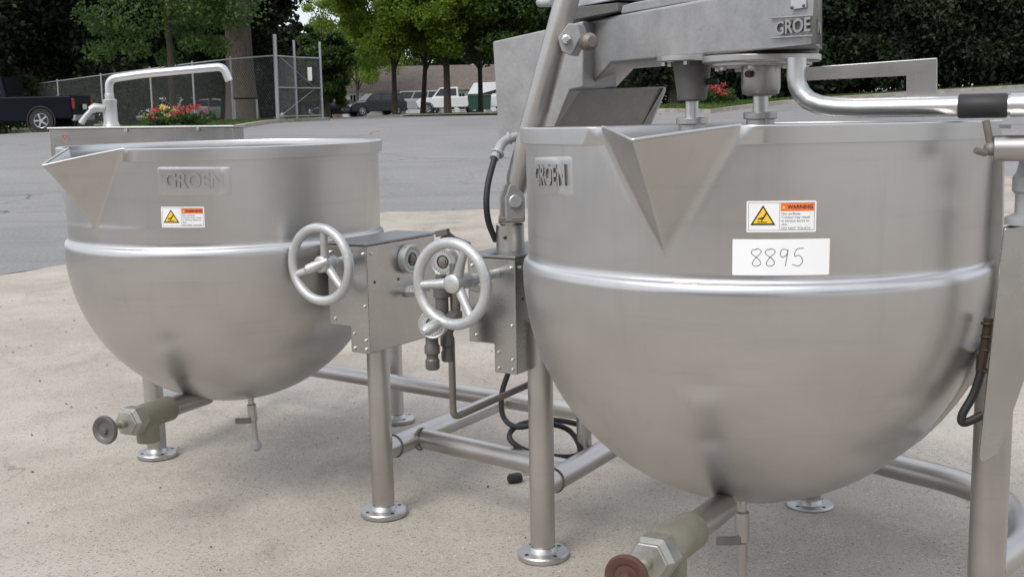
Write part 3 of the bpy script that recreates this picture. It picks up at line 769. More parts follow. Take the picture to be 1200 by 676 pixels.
# rounded corner strip + embossed letters
e_x = V(pl_d); e_n = V(pl_n)
if e_n.y > 0: e_n = -e_n
e_z = V((0, 0, 1))
def flat(g, c, ex, ez, en, name, parent, m_, bev=.0008):
    b = MB(); sf = side_faces(g); b.add([V(c)+ex*p[0]+ez*p[1]+en*p[2] for p in g[0]], g[1]); b.m = [1 if q_ else 0 for q_ in sf]
    return b.mesh(name, [m_, darkcast_m], parent, smooth=0)
ca = onp(930, 32)+e_n*.001
t = text_geo('GROE', .034, .0022, True, xs=1.0)
_w = max(p[0] for p in t[0])-min(p[0] for p in t[0]); _W = (onp(950, 32)-onp(909, 32)).length
t = ([(p[0]*_W/_w, p[1], p[2]) for p in t[0]], t[1])
flat(t, ca, e_x*1.0, (e_z+e_x*0).normalized(), e_n, 'raised_lettering', arm, cast_m)
for py in (20, 43.5):
    m = MB(); a = onp(904, py+1.5)+e_n*.001; b = onp(952, py-1.5)+e_n*.001; m.tube([a, b], .0018, 6); m.mesh('raised_border', cast_m, arm)
# end face letter
m = MB(); ex2 = V((.03, .06, 0)).normalized(); ce = onp(953, 31)+V((.03, .06, 0))*.5-ex2*.03; en2 = V((ex2.y, -ex2.x, 0)).normalized()
flat(text_geo('N', .034, .0022, True, xs=.8), ce+ex2*.03+en2*.002, ex2, e_z, en2, 'raised_lettering', arm, cast_m)
# plate with screws
pc = onp(938, 2)+e_n*.003
m = MB(); m.box(pc, (.048, .026, .004), (e_x, e_z, e_n)); pl = m.mesh('data_plate', bright_m, mx, bevel=.001)
for a, b in ((-.019, -.009), (.019, -.009), (-.019, .009), (.019, .009)): m = MB(); screw(m, pc+e_x*a+e_z*b+e_n*.002, e_n, .003); m.mesh('screw', darkcast_m, pl)
# underside flange plates
S2 = V((.512, 2.40, 0)); S1 = V((.395, 2.545, 0))
zA = 1.196
m = MB(); m.lathe([(.115, zA-.012), (.118, zA-.010), (.118, zA+.001), (.112, zA+.003)], S2, vertax, 48); m.lathe([(.098, zA-.020), (.10, zA-.018), (.10, zA-.011)], S2, vertax, 48)
for i in range(8):
    a = math.radians(20+45*i); m.lathe([(.008, zA-.027), (.008, zA-.018)], S2+V((math.cos(a)*.088, math.sin(a)*.088, 0)), vertax, 6)
m.mesh('bearing_flange', tube_m, mx, smooth=30, bevel=.001)
m = MB(); m.lathe([(.072, zA-.002), (.075, zA), (.075, zA+.010)], S1+V((0, 0, 0)), vertax, 40)
for i in range(6):
    a = math.radians(10+60*i); m.lathe([(.007, zA-.010), (.007, zA)], S1+V((math.cos(a)*.062, math.sin(a)*.062, 0)), vertax, 6)
m.mesh('bearing_flange', tube_m, mx, smooth=30)
m = MB(); m.lathe([(.026, zA-.085), (.031, zA-.082), (.040, zA-.015), (.043, zA-.002)], S1, vertax, 32); m.mesh('bearing_cup', darkcast_m, mx)
m = MB(); m.lathe([(.026, zA-.078), (.036, zA-.074), (.039, zA-.062), (.039, zA-.018)], S2, vertax, 32); m.mesh('bearing_cup', tube_m, mx)
for Sx, r_, z0_, z1_ in ((S1, .014, .80, zA-.08), (S2, .0155, .80, zA-.07)):
    m = MB(); m.lathe([(r_, z0_), (r_, z1_)], Sx, vertax, 20); m.box(Sx+V((-.002, -r_, (z0_+z1_)/2)), (.008, .004, z1_-z0_)); sh = m.mesh('agitator_shaft', bright_m, mx)
    zc = 1.075 if Sx is S1 else 1.085
    m = MB(); m.lathe([(.028, zc-.045), (.028, zc-.014), (.034, zc-.013), (.034, zc), (.016, zc+.001)], Sx, vertax, 28); m.box(Sx+V((.008, -.027, zc-.03)), (.010, .008, .05)); m.mesh('coupling_collar', tube_m, sh, bevel=.001)
m = MB(); q = S1+V((.030, -.02, zA-.045)); m.lathe([(.008, 0), (.008, .022), (.004, .024)], q, V((.9, -.4, 0)), 6); m.mesh('grease_bolt', black, mx)
m = MB(); q = S2+V((-.028, -.03, zA-.035)); m.lathe([(.007, 0), (.007, .012)], q, V((-.6, -.8, 0)), 8); m.mesh('grease_bolt', rust_m, mx)
# motor base on top
m = MB(); m.prism([at(676, 9, 2.99), at(724, 0, 2.85), at(724, -22, 2.85), at(676, -16, 2.99)], V((.3, .2, 0))); m.mesh('motor_base', bright_m, mx, bevel=.003)
m = MB(); m.prism([at(662, 26, 3.02), at(724, 14, 2.86), at(724, 3, 2.86), at(662, 10, 3.02)], V((.2, .14, 0))); m.mesh('motor_cradle', darkcast_m, mx, bevel=.003)
m = MB(); m.prism([at(727, 17, 2.85), at(729, 7, 2.85), at(742, 3, 2.8), at(800, -6, 2.6), at(803, 4, 2.6)], V((.2, .12, 0))); m.mesh('gearbox_cover', cast_m, mx, bevel=.004)
m = MB(); m.tube([at(633, 4, 3.0), at(648, 2, 2.98)], [.010, .014], 12); m.sphere(at(634, 3, 3.0), .013); m.mesh('cable_gland', galv, mx)
# cranked pipe with bracket plate and black sleeve
PZ = 1.091
p0 = V((.540, 2.22, zA-.01)); 
path = [p0, V((.540, 2.22, 1.15)), V((.542, 2.218, 1.135)), V((.548, 2.214, 1.120)), V((.560, 2.205, 1.106)), V((.580, 2.195, 1.097)), V((.605, 2.183, 1.093)), V((.64, 2.167, PZ)), V((.79, 2.095, PZ)), V((1.05, 1.97, PZ))]
m = MB(); m.tube(path, .0178, 28); pp = m.mesh('cranked_pipe', bright_m, mx, smooth=60)
dpp = (path[8]-path[7]).normalized()
c0_ = at(1122, 126, 2.10); c0_.z = PZ
m = MB(); m.lathe([(.0195, 0), (.0215, .003), (.0215, .078), (.0195, .081)], V((.797, 2.092, PZ)), dpp, 28); m.mesh('rubber_sleeve', rubber, pp)
m = MB(); m.lathe([(.021, .086), (.0215, .2)], V((.797, 2.092, PZ)), dpp, 28); m.mesh('outer_sleeve', bright_m, pp)
Yq = 2.13
def bp(px, py):
    k_ = (px-932)/(1098-932); return at(px, py, 2.225-.075*k_)
m = MB(); m.prism([bp(938, 79.5), bp(1098, 68), bp(1098, 116), bp(1062, 116), bp(1062, 89), bp(938, 95)], V((.004, .009, 0))); m.mesh('bracket_plate', sheet_m, pp, bevel=.0015)
# tilting strut with clevis and clamp
st = thing('lift_strut', 'tall leaning steel tube rising from the right control box to the gearbox arm', 'strut', (0, 2.8, .76))
base = V((-.002, 2.79, .768))
m = MB(); m.lathe([(.034, 0), (.034, .06), (.028, .064), (.028, .068)], base, vertax, 32); m.mesh('cylinder_base', tube_m, st)
m = MB(); m.lathe([(.004, 0), (.004, .003)], base+V((-.012, -.0335, .032)), V((-.3, -1, 0)), 10); m.mesh('set_screw', black, st)
t0 = V((.020, 2.79, .935)); t1 = V((.165, 2.74, 1.44))
m = MB(); m.tube([t0-V((.006, 0, .03)), t0, t1], [.022, .0295, .0285], 32); m.mesh('strut_tube', tube_m, st)
cc = base+V((.006, 0, .115))
for s_ in (-1, 1):
    m = MB(); pr = [(-.024, -.045), (.024, -.045), (.024, .01), (.010, .042), (-.012, .042), (-.024, .01)]
    ex = V((.95, .3, 0)).normalized(); ey = V((-.3, .95, 0)).normalized()
    m.prism([cc+ey*(s_*.021-.006)+ex*a+V((0, 0, b)) for a, b in pr], ey*.011); m.mesh('clevis_plate', cast_m, st, bevel=.002)
m = MB(); m.lathe([(.014, -.036), (.016, -.034), (.016, -.028), (.007, -.027), (.007, .03)], cc+V((-.002, 0, .003)), V((-.3, .95, 0)), 16); m.mesh('pivot_pin', wheel_m, st)
m = MB(); m.box(base+V((.004, 0, .074)), (.062, .058, .014)); m.box(base+V((.014, -.002, .115)), (.026, .026, .07)); m.mesh('clevis_block', grime_m, st, bevel=.003)
cl = at(667, 45, 2.70)
xx = V((.35, -.05, .93)).normalized(); yy = V((.93, -.1, -.35)).normalized(); zz = xx.cross(yy)
m = MB(); m.prism([cl+yy*a+xx*b for a, b in ((-.026, -.008), (-.006, -.034), (.018, -.036), (.024, .012), (.006, .036), (-.014, .030))], V((.02, .05, 0))); clm = m.mesh('clamp_block', cast_m, st, bevel=.003)
m = MB(); m.lathe([(.011, -.002), (.011, .014), (.006, .017)], cl+V((-.006, -.002, -.003)), V((-.1, -1, 0)), 8); m.mesh('clamp_bolt', bright_m, clm, smooth=20, bevel=.001)
m = MB(); m.lathe([(.016, 0), (.020, .01), (.020, .03), (.012, .04)], cl+V((.034, .005, -.010)), V((.4, -.9, 0)), 12); m.mesh('clamp_nut', grime_m, clm)
# conduit elbow and hose
m = MB(); m.tube(fillet([at(606, 160, 2.86), at(590, 165, 2.84), at(579, 186, 2.80)], .03), .0115, 14)
m.torus(at(583, 180, 2.81), (at(579, 186, 2.8)-at(590, 165, 2.84)), .013, .004, 16, 8); m.torus(at(597, 162, 2.85), (1, 0, .3), .012, .004, 16, 8)
el = m.mesh('conduit_elbow', galv, st)
MB().tube(catmull([at(580, 184, 2.80), at(572, 215, 2.78), at(570, 240, 2.77), at(573, 262, 2.78), at(581, 282, 2.80)]), .0075, 12).mesh('conduit_hose', rubber, st)

# ------------------------------------------------------------------ power cable
m = MB()
pts = [at(603, 408, 3.05), at(597, 432, 3.05), at(588, 462, 3.05), at(590, 488, 3.04), at(606, 500, 3.02), at(640, 496, 3.02), at(668, 505, 3.04), at(680, 530, 2.99), at(655, 535, 2.98), at(615, 527, 2.98), at(597, 512, 3.0), at(610, 497, 3.05), at(650, 492, 3.1), at(690, 500, 3.1)]
m.tube(catmull(pts, 8), .0075, 10); tag(m.mesh('power_cable', rubber), 'black cable looped over the frame tubes between the middle legs', 'cable')
pg = thing('cable_plug', 'small dark plug lying on the concrete under the cross tube', 'plug', (0, 3.33, .01))
q = V((.0, 3.33, .03))
m = MB(); m.lathe([(.009, -.024), (.015, -.018), (.016, .008), (.012, .018)], q+V((0, 0, -.006)), V((1, .35, .05)), 18); m.mesh('plug_body', rubber, pg)
m = MB()
for a in (-.008, .008): m.box(q+V((.034, a+.01, .003)), (.024, .002, .006))
m.mesh('prongs', bright_m, pg)

# ------------------------------------------------------------------ faucet stand behind the left kettle
fa = thing('faucet_stand', 'silver swing faucet on a long steel box behind the left kettle', 'faucet', (-1.24, 4.05, 0))
xa, xb = -1.541, -.925; y0 = 3.95
ztL, ztR = 1.063, 1.058
m = MB(); m.prism([(xa, y0, ztL), (xb, y0, ztR), (xb, y0, .94), (xa, y0, .94)], V((.0, .16, 0))); bx = m.mesh('steel_box', sheet_m, fa, bevel=.003)
m = MB(); m.prism([(xa-.005, y0-.005, ztL+.001), (xb+.004, y0-.005, ztR+.001), (xb+.004, y0+.165, ztR+.001), (xa-.005, y0+.165, ztL+.001)], V((0, 0, .006))); m.mesh('box_lid', bright_m, bx, bevel=.0015)
for px in (-1.28, -1.04): MB().lathe([(.006, 0), (.006, .006)], (px, y0-.006, 1.056), (0, -1, 0), 10).mesh('lid_screw', bright_m, bx)
m = MB(); m.torus((-1.487, y0-.0012, 1.036), (0, 1, 0), .011, .0013, 24, 5); m.tube([(-1.494, y0-.0015, 1.029), (-1.480, y0-.0015, 1.043)], .0011, 5); m.mesh('red_stamp', mat_plain('faded_red', (.55, .2, .17), .6), bx)
MB().tube([(-1.525, 3.98, .94), (-1.515, 3.98, .80)], .009, 12).mesh('bracket_rod', galv, fa)
MB().tube(fillet([(-.98, 4.30, .19), (-.98, 4.30, .96), (-1.02, 4.08, .97)], .04), .02, 14).mesh('bracket_post', galv, fa)
m = MB(); m.tube([(-1.50, 3.90, .93), (-1.47, 3.90, 1.00), (-1.45, 3.90, .985)], .010, 8); m.box((-1.46, 3.90, .975), (.05, .03, .03)); m.mesh('hose_hook', galv, fa)
fx, fy = -1.357, 4.03
m = MB(); m.lathe([(.027, 1.066), (.029, 1.070), (.023, 1.085), (.022, 1.145), (.0235, 1.150), (.0235, 1.158), (.0155, 1.162), (.0155, 1.178), (.0145, 1.18)], (fx, fy, 0), vertax, 28)
fb = m.mesh('faucet_body', wheel_m, fa)
MB().tube(fillet([(fx, fy, 1.17), (fx+.002, fy, 1.228), (fx+.12, fy, 1.243), (fx+.395, fy-.01, 1.262), (fx+.412, fy-.01, 1.215)], .035, 8), .0135, 20).mesh('swing_spout', mat_plain('bright_plated_metal', (.60, .61, .62), .32, .8, var=.04), fb, smooth=60)
m = MB(); m.tube([(fx-.015, fy-.01, 1.13), (fx-.045, fy-.02, 1.133), (fx-.06, fy-.022, 1.125)], [.013, .016, .014], 14); m.tube([(fx-.055, fy-.025, 1.125), (fx-.075, fy-.03, 1.105), (fx-.092, fy-.03, 1.082)], [.009, .009, .011], 12); m.mesh('lever_handle', wheel_m, fb)
m = MB(); m.lathe([(.002, 1.14), (.002, 1.141)], (fx, fy, 0), vertax, 8)

# ------------------------------------------------------------------ vegetation
def leaves_mesh(name, clumps, per, size, seed, m_, flat_=.7):
    rs = np.random.RandomState(seed)
    C_ = np.array([c[:3] for c in clumps]); Rr = np.array([c[3] for c in clumps]); n = len(clumps)*per
    idx = np.repeat(np.arange(len(clumps)), per)
    d = rs.normal(size=(n, 3)); d /= np.linalg.norm(d, axis=1)[:, None]+1e-9
    rad_ = Rr[idx]*(rs.rand(n)**.45)
    P = C_[idx]+d*rad_[:, None]*np.array([1, 1, flat_])
    s = size*rs.uniform(.6, 1.25, n)
    a = rs.normal(size=(n, 3))+d*.5; a /= np.linalg.norm(a, axis=1)[:, None]
    b = np.cross(a, rs.normal(size=(n, 3))); b /= np.linalg.norm(b, axis=1)[:, None]+1e-9
    nrm = np.cross(a, b)
    v0 = P-a*s[:, None]*.5; v1 = P+b*s[:, None]*.28+nrm*s[:, None]*.08; v2 = P+a*s[:, None]*.5; v3 = P-b*s[:, None]*.28+nrm*s[:, None]*.08
    vs = np.stack([v0, v1, v2, v3], 1).reshape(-1, 3)
    me = bpy.data.meshes.new(name); me.vertices.add(len(vs)); me.vertices.foreach_set('co', vs.ravel())
    me.loops.add(4*n); me.loops.foreach_set('vertex_index', np.arange(4*n)); me.polygons.add(n)
    me.polygons.foreach_set('loop_start', np.arange(0, 4*n, 4)); me.update(); me.validate(); me.materials.append(m_); return me
def crown_clumps(rs, n, rx, ry, rz, cz, cr, bottom=-.6, hollow=.35):
    out = []
    while len(out) < n:
        if hollow < 0:
            u = rs.uniform(-1, 1, 3); k_ = 1+.10*math.sin(7*u[2]+n+3*u[0]); out.append((u[0]*rx*k_, u[1]*ry*k_, cz+u[2]*rz*k_, cr*rs.uniform(.6, 1.3))); continue
        p = rs.normal(size=3); p /= np.linalg.norm(p); r = hollow+(1-hollow)*rs.rand()**.6
        if p[2]*r < bottom: continue
        k_ = 1+.18*math.sin(5*p[0]+3*p[2]+n)+.12*math.sin(9*p[1]-4*p[0])
        out.append((p[0]*rx*r*k_, p[1]*ry*r*k_, cz+p[2]*rz*r*k_, cr*rs.uniform(.6, 1.3)))
    return out
def trunk_mesh(name, h, r0, limbs, rs, lean=(0, 0), fork=None):
    m = MB(); f = fork or h*.6; top = V((lean[0], lean[1], h))
    m.tube([(0, 0, -.3), (lean[0]*.02, 0, .15), (lean[0]*.3, lean[1]*.3, f*.5), V((lean[0]*.6, lean[1]*.6, f)), V((lean[0]*.8, lean[1]*.8, (f+h)/2)), top], [r0*1.45, r0*1.08, r0*.9, r0*.8, r0*.45, r0*.15], 14)
    for i in range(limbs):
        a = 2*PI*i/limbs+rs.uniform(-.4, .4); z0_ = f*rs.uniform(.75, 1.1); L = (h-z0_)*rs.uniform(.7, 1.0); k_ = rs.uniform(.35, .75)
        p = V((lean[0]*.6, lean[1]*.6, z0_)); q = p+V((math.cos(a)*L*k_*.5, math.sin(a)*L*k_*.5, L*.45)); e = p+V((math.cos(a)*L*k_, math.sin(a)*L*k_, L*.95))
        m.tube([p, q, e], [r0*.5, r0*.32, r0*.07], 8)
    return m
def tree(name, label, x, y, h, r0, crown, m_, seed, leaf, per, nclump, group=None, limbs=5, cr=None, bottom=-.6, lean=(0, 0), fork=None, cat='tree', hollow=.35):
    rs = np.random.RandomState(seed); z = gh(x, y)+.05
    root = thing(name, label, cat, (x, y, z), group)
    tm = trunk_mesh('trunk', h, r0, limbs, rs, lean, fork); tm.v = [tuple(V(p)+V((x, y, z))) for p in tm.v]
    tm.mesh('trunk', bark_m, root, smooth=60)
    rx, ry, rz, cz = crown
    cl = crown_clumps(rs, nclump, rx, ry, rz, cz, cr or max(.35, rx*.26), bottom, hollow)
    cl = [(c[0]+lean[0], c[1]+lean[1], c[2], c[3]) for c in cl]
    me = leaves_mesh('crown', cl, per, leaf, seed, m_)
    o = bpy.data.objects.new('crown', me); COL.objects.link(o); o.parent = root
    return root
# young light green tree by the fence
tree('young_tree', 'small bright green tree with slim trunk beside the flowers', -9.35, 33, 5.4, .10, (2.35, 2.0, 2.0, 3.55), leaf_mid, 11, .13, 230, 75, bottom=-.75)
# big old tree
tree('old_tree', 'massive thick forked dark trunk tree behind the chain fence', -10.15, 45, 15, .60, (4.1, 4.5, 5.2, 8.9), leaf_dark, 12, .28, 190, 150, limbs=7, bottom=-.55, fork=3.3)
# dark trees at far left
for i, (x, y, h, rx, cz, rz, lb) in enumerate(((-21.5, 47, 12, 4.2, 6.2, 6.0, 'dark dense tree at far left edge above the pickup cab'), (-16.5, 50, 11, 3.6, 5.8, 5.4, 'dark tree standing behind the tail of the pickup'), (-13.8, 58, 12, 3.8, 6.4, 6.0, 'shaded tree left of and behind the young green tree'), (-10.9, 70, 5.2, 1.6, 3.0, 2.2, 'mid green tree seen behind the chain link gate'), (-27, 56, 14, 5, 7.5, 7, 'tallest dark tree beyond the left corner'))):
    tree('shade_tree', lb, x, y, h, .32, (rx, rx, rz, cz), leaf_dark if i != 3 else leaf_mid, 20+i, .28, 220, 190, 'dark trees along the left side', bottom=-.95, fork=2.2)
# green row in the middle
rowt = [(-14.4, 113, 13, 3.7, 8.2, 5.0, 'broad light green tree at the left end of the long white building'), (-6.15, 64, 10, 2.9, 6.9, 3.0, 'light green tree whose trunk rises behind the black SUV'),
        (-4.8, 66, 10.5, 2.6, 7.3, 3.2, 'slim leaning tree between the silver van and the white truck'), (-3.25, 63, 10, 2.8, 7.0, 3.1, 'thick trunk green tree in front of the white truck cab'),
        (-1.55, 66, 10, 2.9, 6.9, 3.1, 'green tree by the dark green dumpster'), (.6, 64, 10, 3, 6.8, 3.2, 'green tree just behind the gearbox casting')]
for i, (x, y, h, rx, cz, rz, lb) in enumerate(rowt):
    tree('roadside_tree', lb, x, y, h, .15 if i != 3 else .2, (rx*1.1, rx, rz, cz-.75), leaf_light if i < 4 else leaf_mid, 40+i, .24, 260, 130, 'row of roadside trees', bottom=-.78, fork=3.0, lean=(.4 if i == 2 else 0, 0), limbs=5, hollow=.6)
# far trees behind the buildings
far = [(-15.5, 88, 'low leafy tree behind the gate left of the black sedan'), (-34, 78, 'far tree behind the leftmost dark trees'), (-29.5, 80, 'far tree filling the gap behind the pickup'), (-25, 82, 'far tree behind the rail of the fence'), (-20.5, 84, 'far tree just left of the massive trunk'), (-26, 118, 'far tree behind the small white house'), (-19.5, 128, 'far tree left of the open patch of sky'), (-12.5, 142, 'far tree above the left end of the long brown roof'), (-5, 146, 'far tree above the middle of the long brown roof'), (3, 142, 'far tree above the right end of the long brown roof'), (11, 120, 'far tree seen under the gearbox arm'), (-36, 110, 'far tree behind the left fence'), (-17.2, 82, 'low tree seen between the massive trunk and the gate post')]
for i, (x, y, lb) in enumerate(far):
    H = [6.5, 9, 9, 9, 8, 11, 8.5, 14, 15, 15, 13, 13, 6][i]
    tree('far_tree', lb, x, y, H, .35, (5.2 if i not in (0, 12) else 2.2, 4, H*.52, H*.50), leaf_mid if i % 2 else leaf_dark, 60+i, .46, 170, 130, 'far trees behind the buildings', bottom=-1.0)
# hedge trees on the right
for i in range(8):
    x = 5.2+i*2.75; y = 37+i*.75
    tree('hedge_tree', ['evergreen hedge tree behind the agitator shafts', 'evergreen hedge tree at the end of the gearbox arm', 'evergreen hedge tree above the flat bracket plate', 'evergreen hedge tree above the right end of the bracket plate', 'evergreen hedge tree above the black pipe sleeve', 'evergreen hedge tree at the right edge of the photo', 'evergreen hedge tree just beyond the right edge', 'last evergreen hedge tree beyond the right edge'][i],
         x, y, 8.5, .2, (1.75, 1.2, 3.9, 4.2), leaf_hedge, 80+i, .19, 260, 230, 'tall evergreen hedge', bottom=-1.0, fork=1.0, cr=.75, hollow=-1)
for i in range(4):
    x = 7+i*6.0; y = 44+i*1.5
    tree('backing_tree', ['tall dark tree behind the hedge above the gearbox', 'tall dark tree behind the middle of the hedge', 'tall dark tree behind the hedge near the right edge', 'tall dark tree behind the far right of the hedge'][i], x, y, 15, .4, (4.6, 3.5, 7.4, 7.6), leaf_dark, 95+i, .34, 190, 170, 'tall trees behind the hedge', fork=3, bottom=-.95)

# flowers
def flowers(label, x0, x1, y, cols_, seed, n=26):
    root = thing('flower_bed', label, 'flowers', ((x0+x1)/2, y, gh((x0+x1)/2, y)+.1)); rs = np.random.RandomState(seed); z = gh((x0+x1)/2, y)+.1
    cl = [(rs.uniform(x0, x1)-(x0+x1)/2, rs.uniform(-.4, .4), rs.uniform(.08, .28), .16) for i in range(n)]
    for nm, m_, cc_, per, sz in (('foliage', leaf_mid, cl, 60, .10),):
        o = bpy.data.objects.new(nm, leaves_mesh(nm, cc_, per, sz, seed, m_)); COL.objects.link(o); o.parent = root
    for j, m_ in enumerate(cols_):
        cb = [(rs.uniform(x0, x1)-(x0+x1)/2, rs.uniform(-.45, .1), rs.uniform(.22, .50), .13) for i in range(n//2)]
        if j == 1: cb = [c for c in cb if abs(c[0]) < (x1-x0)*.28]
        o = bpy.data.objects.new('blossoms', leaves_mesh('blossoms', cb, 36, .062, seed+j+5, m_, .6)); COL.objects.link(o); o.parent = root
red_p = mat_plain('red_petal', (.42, .04, .035), .5, var=.3); yel_p = mat_plain('yellow_petal', (.60, .48, .14), .5, var=.2); pink_p = mat_plain('coral_petal', (.36, .06, .05), .5, var=.3)
flowers('red and yellow flower bed on the lawn behind the faucet', -9.05, -7.45, 29.6, (red_p, yel_p), 3)
flowers('red flower bed seen between the two agitator shafts', 4.9, 6.2, 33.0, (pink_p, red_p), 4)

# ------------------------------------------------------------------ fence and gate
def chain(mb, a, b, z0_, z1_, pitch_=.075, r=.0028):
    a = V(a); b = V(b); L = (b-a).length; d = (b-a).normalized(); H = z1_-z0_
    n = int((L+H)/pitch_)
    for s_ in (1, -1):
        for i in range(n+1):
            u0 = i*pitch_-(H if s_ > 0 else 0); u1 = u0+(H if s_ > 0 else -H)
            lo, hi = 0., 1.
            if s_ < 0: u0, u1 = i*pitch_, i*pitch_-H
            du = u1-u0
            t0_ = max(0, min(1, ((0-u0)/du if du > 0 else (L-u0)/du))); t1_ = max(0, min(1, ((L-u0)/du if du > 0 else (0-u0)/du)))
            if t1_-t0_ < .01: continue
            p = a+d*(u0+du*t0_)+V((0, 0, z0_+H*t0_)); q = a+d*(u0+du*t1_)+V((0, 0, z0_+H*t1_))
            nn_ = V((-d.y, d.x, 0))*r; up_ = V((0, 0, r))
            mb.add([p-up_, q-up_, q+up_, p+up_], [(0, 1, 2, 3)]); mb.add([p-nn_, q-nn_, q+nn_, p+nn_], [(0, 1, 2, 3)])
fence_pts = [(-6.69, 34.2), (-8.3, 35.6), (-9.9, 37.3), (-11.9, 39.5), (-14.5, 42.3), (-17.2, 45.3), (-20.2, 48.6)]
fe = thing('chain_link_fence', 'galvanised chain link fence running left from the gate post', 'fence', (-6.95, 34.2, gh(-6.95, 34.2)))
for i, (x, y) in enumerate(fence_pts[1:]):
    z = gh(x, y)+.05; MB().tube([(x, y, z), (x, y, z+1.92)], .03, 10).mesh('post', galv, fe)
m = MB(); m.tube([(x, y, gh(x, y)+.05+1.85) for x, y in fence_pts], .022, 8); m.mesh('top_rail', galv, fe)
m = MB()
for (a, b) in zip(fence_pts[:-1], fence_pts[1:]):
    z = (gh(*a)+gh(*b))/2+.08; chain(m, (*a, 0), (*b, 0), z, z+1.8, .11)
m.mesh('wire_mesh', wire_m, fe, smooth=0)
ga = thing('chain_link_gate', 'open chain link gate leaf with tall post and small white sign', 'gate', (-6.95, 34.2, gh(-6.95, 34.2)))
z = gh(-6.9, 34)+.05
MB().tube([(-6.69, 34.2, z-.1), (-6.67, 34.2, z+2.45)], .055, 14).mesh('gate_post', galv, ga)
gA, gB = (-6.62, 36.2), (-5.95, 37.2)
gpts = [(-6.67, 34.25), (-6.36, 35.5), (-5.75, 36.5)]
for i, (x, y) in enumerate(gpts[1:]):
    zz_ = gh(x, y)+.05; MB().tube([(x, y, zz_), (x, y, zz_+(2.35))], .035, 10).mesh('gate_stile', galv, ga)
for hh in (.12, .95, 1.85):
    m = MB(); m.tube([(x, y, gh(x, y)+.05+hh) for x, y in gpts], .022, 8); m.mesh('gate_rail', galv, ga)
m = MB(); m.tube([(-6.62, 34.4, z+.15), (-5.9, 36.3, z+.95), (-6.62, 34.45, z+1.85)], .012, 6); m.mesh('brace_wire', galv, ga)
m = MB()
for (a, b) in zip(gpts[:-1], gpts[1:]): chain(m, (*a, 0), (*b, 0), z+.12, z+1.85, .05, .003)
m.mesh('wire_mesh', wire_m, ga, smooth=0)
m = MB(); m.box((-6.0, 35.95, z+1.37), (.13, .008, .40)); m.mesh('sign_panel', white, ga, bevel=.003)
# rail stack by the gate
m = MB()
for i in range(4): m.box((-8.2+.0*i, 36.9, gh(-8.2, 36.9)+.75+.0*i), (.9, .05, .05))
m.box((-8.55, 36.9, gh(-8.2, 36.9)+.45), (.05, .05, .65)); m.box((-7.85, 36.9, gh(-8.2, 36.9)+.45), (.05, .05, .65))
tag(m.mesh('metal_barrier', galv), 'low grey pipe barrier standing inside the fence by the big trunk', 'barrier')

# ------------------------------------------------------------------ buildings
wallw = mat_plain('white_siding', (.62, .62, .60), .7, var=.06, scale=2); roofb = mat_plain('brown_shingles', (.125, .10, .085), .9, var=.25, scale=3)
brick = mat_plain('red_brick', (.19, .10, .08), .9, var=.3, scale=6)
def long_house(label, x0, x1, y, zb_, wall_h, roof_h, nwin, depth, wx=None, brick_end=0):
    root = thing('long_building' if x1-x0 > 8 else 'small_house', label, 'building', ((x0+x1)/2, y, zb_))
    MB().box(((x0+x1)/2, y+depth/2, zb_+wall_h/2-.3), (x1-x0, depth, wall_h+.6)).mesh('wall', wallw, root)
    m = MB(); o_ = .5; rp = [(x0-o_, y-o_, zb_+wall_h), (x0+o_*2.2, y+depth/2, zb_+wall_h+roof_h), (x0-o_, y+depth+o_, zb_+wall_h)]
    A_ = [V(p) for p in rp]; B_ = [V((x1+o_, p[1], p[2])) for p in rp]
    m.add(A_+B_, [(0, 1, 2), (3, 5, 4), (0, 3, 4, 1), (1, 4, 5, 2), (0, 2, 5, 3)]); m.mesh('roof', roofb, root, smooth=0)
    step_ = (wx or (x1-x0))/nwin
    for i in range(nwin):
        cx_ = x0+step_*(i+.5)+(.0 if i % 3 else .15)
        f = MB(); f.box((cx_, y-.03, zb_+wall_h*.52), (step_*.42, .06, wall_h*.66)); wn = f.mesh('window', glass_d, root)
        g = MB(); g.box((cx_, y-.075, zb_+wall_h*.55), (.05, .03, wall_h*.6)); g.box((cx_, y-.075, zb_+wall_h*.16), (step_*.5, .06, .08)); g.mesh('window_frame', wallw, wn)
    if brick_end:
        MB().box((x0+.25, y-.06, zb_+wall_h/2-.3), (.7, .16, wall_h+.5)).mesh('brick_pier', brick, root)
    return root
bz = 1.0
b_ = long_house('long low white building with a brown roof behind the parked cars', -17.3, 3.2, 118, bz-.2, 2.35, 2.6, 17, 9, None, 1)
MB().box((-6.3, 124, 5.2), (3.4, 2.0, .9)).mesh('roof_unit', galv, b_)
MB().box((-8.6, 116.2, 1.9), (2.8, 2.8, 2.3)).mesh('porch', wallw, b_)
long_house('small white house far behind the young tree', -36.5, -33.2, 112, .6, 2.0, 1.4, 4, 5)

